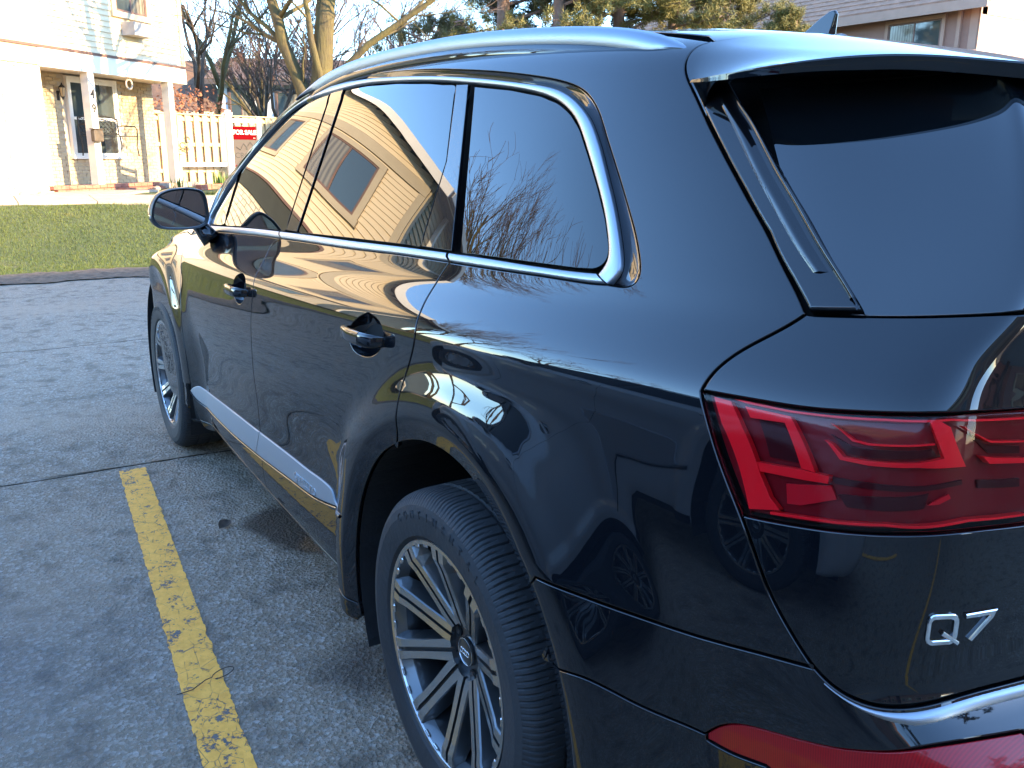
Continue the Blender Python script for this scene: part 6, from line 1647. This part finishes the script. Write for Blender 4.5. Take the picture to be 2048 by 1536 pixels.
def badge_q7(C):
    b = np.array(DATA['BADGE']); P = S(b[:, 0], b[:, 1])
    c = P[5]; ci = b[5]; N = NRM(ci[0], ci[1]); T = S(ci[0]+.12, ci[1])-S(ci[0]-.12, ci[1]); T /= np.linalg.norm(T); B = np.cross(N, T)
    if B[2] < 0: B = -B
    def put(pts, h=.0035, w=.005, closed=False, chamfer=True, name='badge_letter'):
        # a bevelled stroke following pts in badge plane
        mb = bmesh.new(); pts = [Vector(p) for p in pts]; n = len(pts); rows = []
        for i, p in enumerate(pts):
            a = pts[(i-1) % n] if closed or i > 0 else p; c_ = pts[(i+1) % n] if closed or i < n-1 else p
            d1 = (p-a).normalized() if (p-a).length > 0 else (c_-p).normalized(); d2 = (c_-p).normalized() if (c_-p).length > 0 else d1
            nn = Vector((-(d1+d2).y, (d1+d2).x)).normalized(); k = 1/max(.5, nn.dot(Vector((-d1.y, d1.x))))
            row = []
            for o_, hh in ((-w/2, 0), (-w/2, h*.7), (-w/2+.0012, h), (w/2-.0012, h), (w/2, h*.7), (w/2, 0)):
                q = p+nn*o_*k; X = BP(q.x, q.y, hh); row.append(mb.verts.new(X))
            rows.append(row)
        rng = range(n) if closed else range(n-1)
        for i in rng:
            a, b_ = rows[i], rows[(i+1) % n]
            for j in range(5): mb.faces.new((a[j], a[j+1], b_[j+1], b_[j]))
        if not closed: mb.faces.new(rows[0]); mb.faces.new(list(reversed(rows[-1])))
        bmesh.ops.recalc_face_normals(mb, faces=mb.faces[:])
        me = bpy.data.meshes.new(name); mb.to_mesh(me); mb.free(); return link_mesh(name, me, M_CHROME, C)
    e = 1e-3
    A_ = (S(ci[0]+e, ci[1])-S(ci[0], ci[1]))/e; B_ = (S(ci[0], ci[1]+e)-S(ci[0], ci[1]))/e
    def BP(x, y, h):    # metres in the badge plane -> surface
        D = T*x+B*y; duv = solve_uv(A_[None], B_[None], D[None])[0]; q = ci+duv; return S(q[0], q[1])+NRM(q[0], q[1])*(h+.0003)
    # the Q: rounded square ring with a tail; the 7
    x0, x1, y0, y1 = -.053, -.011, -.0195, .0145; r = .008
    ring = []
    for cx, cy, a0 in ((x1-r, y1-r, 0), (x0+r, y1-r, 90), (x0+r, y0+r, 180), (x1-r, y0+r, 270)):
        for k in range(5): a = rad(a0+22.5*k); ring.append((cx+r*cos(a), cy+r*sin(a)))
    put(ring, closed=True, w=.0070)
    put([(-.031, -.006), (-.006, -.0225)], h=.0042, w=.0058)
    put([(.001, .0125), (.036, .0125), (.034, .007), (.011, -.0205)], w=.0064)
def blade_script(C):
    P0 = np.array(DATA['SILLTOP'][8]); P1 = np.array(DATA['SILLTOP'][10]); Q0 = np.array(DATA['SILLBOT'][5])
    u0, v0 = SCRIPT_UV
    P = S(u0, v0); N = NRM(u0, v0); T = S(u0+.05, v0)-S(u0-.05, v0); T = Vector(T).normalized(); Nv = Vector(N).normalized(); B = Nv.cross(T)
    T = -T if T.x > 0 else T
    T = Vector((-abs(T.x), T.y, T.z)); B = Nv.cross(T); B = B if B.z > 0 else -B
    M = Matrix((T, B, Nv)).transposed().to_4x4(); M.translation = Vector(P)+Nv*.0052
    text_obj('door_script', 'quattro', .056, M_CHROME, C, .0012, bold=-.0005, M=M, spacing=1.15)
M_MIRROR = principled('mirror_glass', (.55, .58, .60), .01, 1.0)
SCRIPT_UV = (10.06, 3.70)
SPU = (0, 0); SPV = (0, 0)
SPOILER = [(-0.415, 0.7, 1.571), (-0.461, 0.715, 1.57), (-0.511, 0.722, 1.573), (-0.573, 0.705, 1.581), (-0.615, 0.68, 1.586), (-0.655, 0.655, 1.59), (-0.689, 0.628, 1.593), (-0.722, 0.605, 1.593), (-0.777, 0.575, 1.587), (-0.858, 0.54, 1.573), (-0.925, 0.4, 1.566), (-0.985, 0.2, 1.563), (-1.0, 0.0, 1.562)]
_hs = None
def ROOFP(f):
    global _hs
    if _hs is None:
        H = seam('HS', 8); k = ((H-np.array([13.35, 17.53]))**2*[SU**2, SV**2]).sum(1).argmin(); H = H[:k][::-1]
        L = line(H[-1], [13.6, 19.6], [14.6, 20.2], [14.9, 21.0], [14.9, 22.0]); A = S(H[:, 0], H[:, 1]); B = S(L[:, 0], L[:, 1])
        N1 = NRM(H[:, 0], H[:, 1]); N2 = NRM(L[:, 0], L[:, 1])
        _hs = (A, B)
    A, B = _hs
    W, k = (A, f/.32) if f < .32 else (B, (f-.32)/.68)
    d = np.r_[0, np.cumsum(np.linalg.norm(np.diff(W, axis=0), axis=1))]
    p = np.array([np.interp(k*d[-1], d, W[:, i]) for i in range(3)])
    return p+np.array([-.003, 0, .0005])
_hu = None
def ROOFUV(f):
    global _hu
    if _hu is None:
        H = seam('HS', 8); k = ((H-np.array([13.35, 17.53]))**2*[SU**2, SV**2]).sum(1).argmin(); H = H[:k][::-1]
        _hu = (H, line(H[-1], [13.6, 19.6], [14.6, 20.2], [14.9, 21.0], [14.9, 22.0]))
    W, k = (_hu[0], f/.32) if f < .32 else (_hu[1], (f-.32)/.68)
    P = S(W[:, 0], W[:, 1]); d = np.r_[0, np.cumsum(np.linalg.norm(np.diff(P, axis=0), axis=1))]
    return np.array([np.interp(k*d[-1], d, W[:, i]) for i in range(2)])
_cg = None
def closest_uv(q, a):
    global _cg
    if _cg is None:
        U, V_ = np.meshgrid(np.linspace(12.5, NU, 200), np.linspace(16.5, 22, 140), indexing='ij'); _cg = (U, V_, S(U, V_))
    U, V_, G_ = _cg; d = ((G_-q)**2).sum(-1); k = np.unravel_index(d.argmin(), d.shape); return np.array([U[k], V_[k]])
def UNDER(f):
    u = 13.7+5.3*f; v = 17.45+.6*min(1, f*2)
    return S(u, v)-NRM(u, v)*.01

CAR = build_car('black_suv', 'glossy black SUV with aluminium roof rails and red tail lamp, parked beside the yellow line')
car_fittings(CAR)
# the grey car in the next bay, seen mirrored in the black car's flank
def grey_car():
    G = empty('grey_suv', (.05, 3.92, 0)); tag(G, 'grey SUV in the next bay, mirrored in the flank of the black car', 'car')
    skip = ('badge_letter', 'door_script', 'light_guide', 'lamp_recess', 'lamp_lens', 'rail_base')
    def cp(o, par):
        if o.name.split('.')[0] in skip: return
        c = o.copy(); COL.objects.link(c); c.parent = par
        if c.type == 'MESH':
            for i, sl in enumerate(c.material_slots):
                if sl.material == M_PAINT: sl.link = 'OBJECT'; sl.material = M_PAINT_G
        for ch in kids.get(o.name, []): cp(ch, c)
    kids = {}
    for x in list(bpy.data.objects):
        if x.parent: kids.setdefault(x.parent.name, []).append(x)
    for ch in kids.get(CAR.name, []): cp(ch, G)
    return G
grey_car()
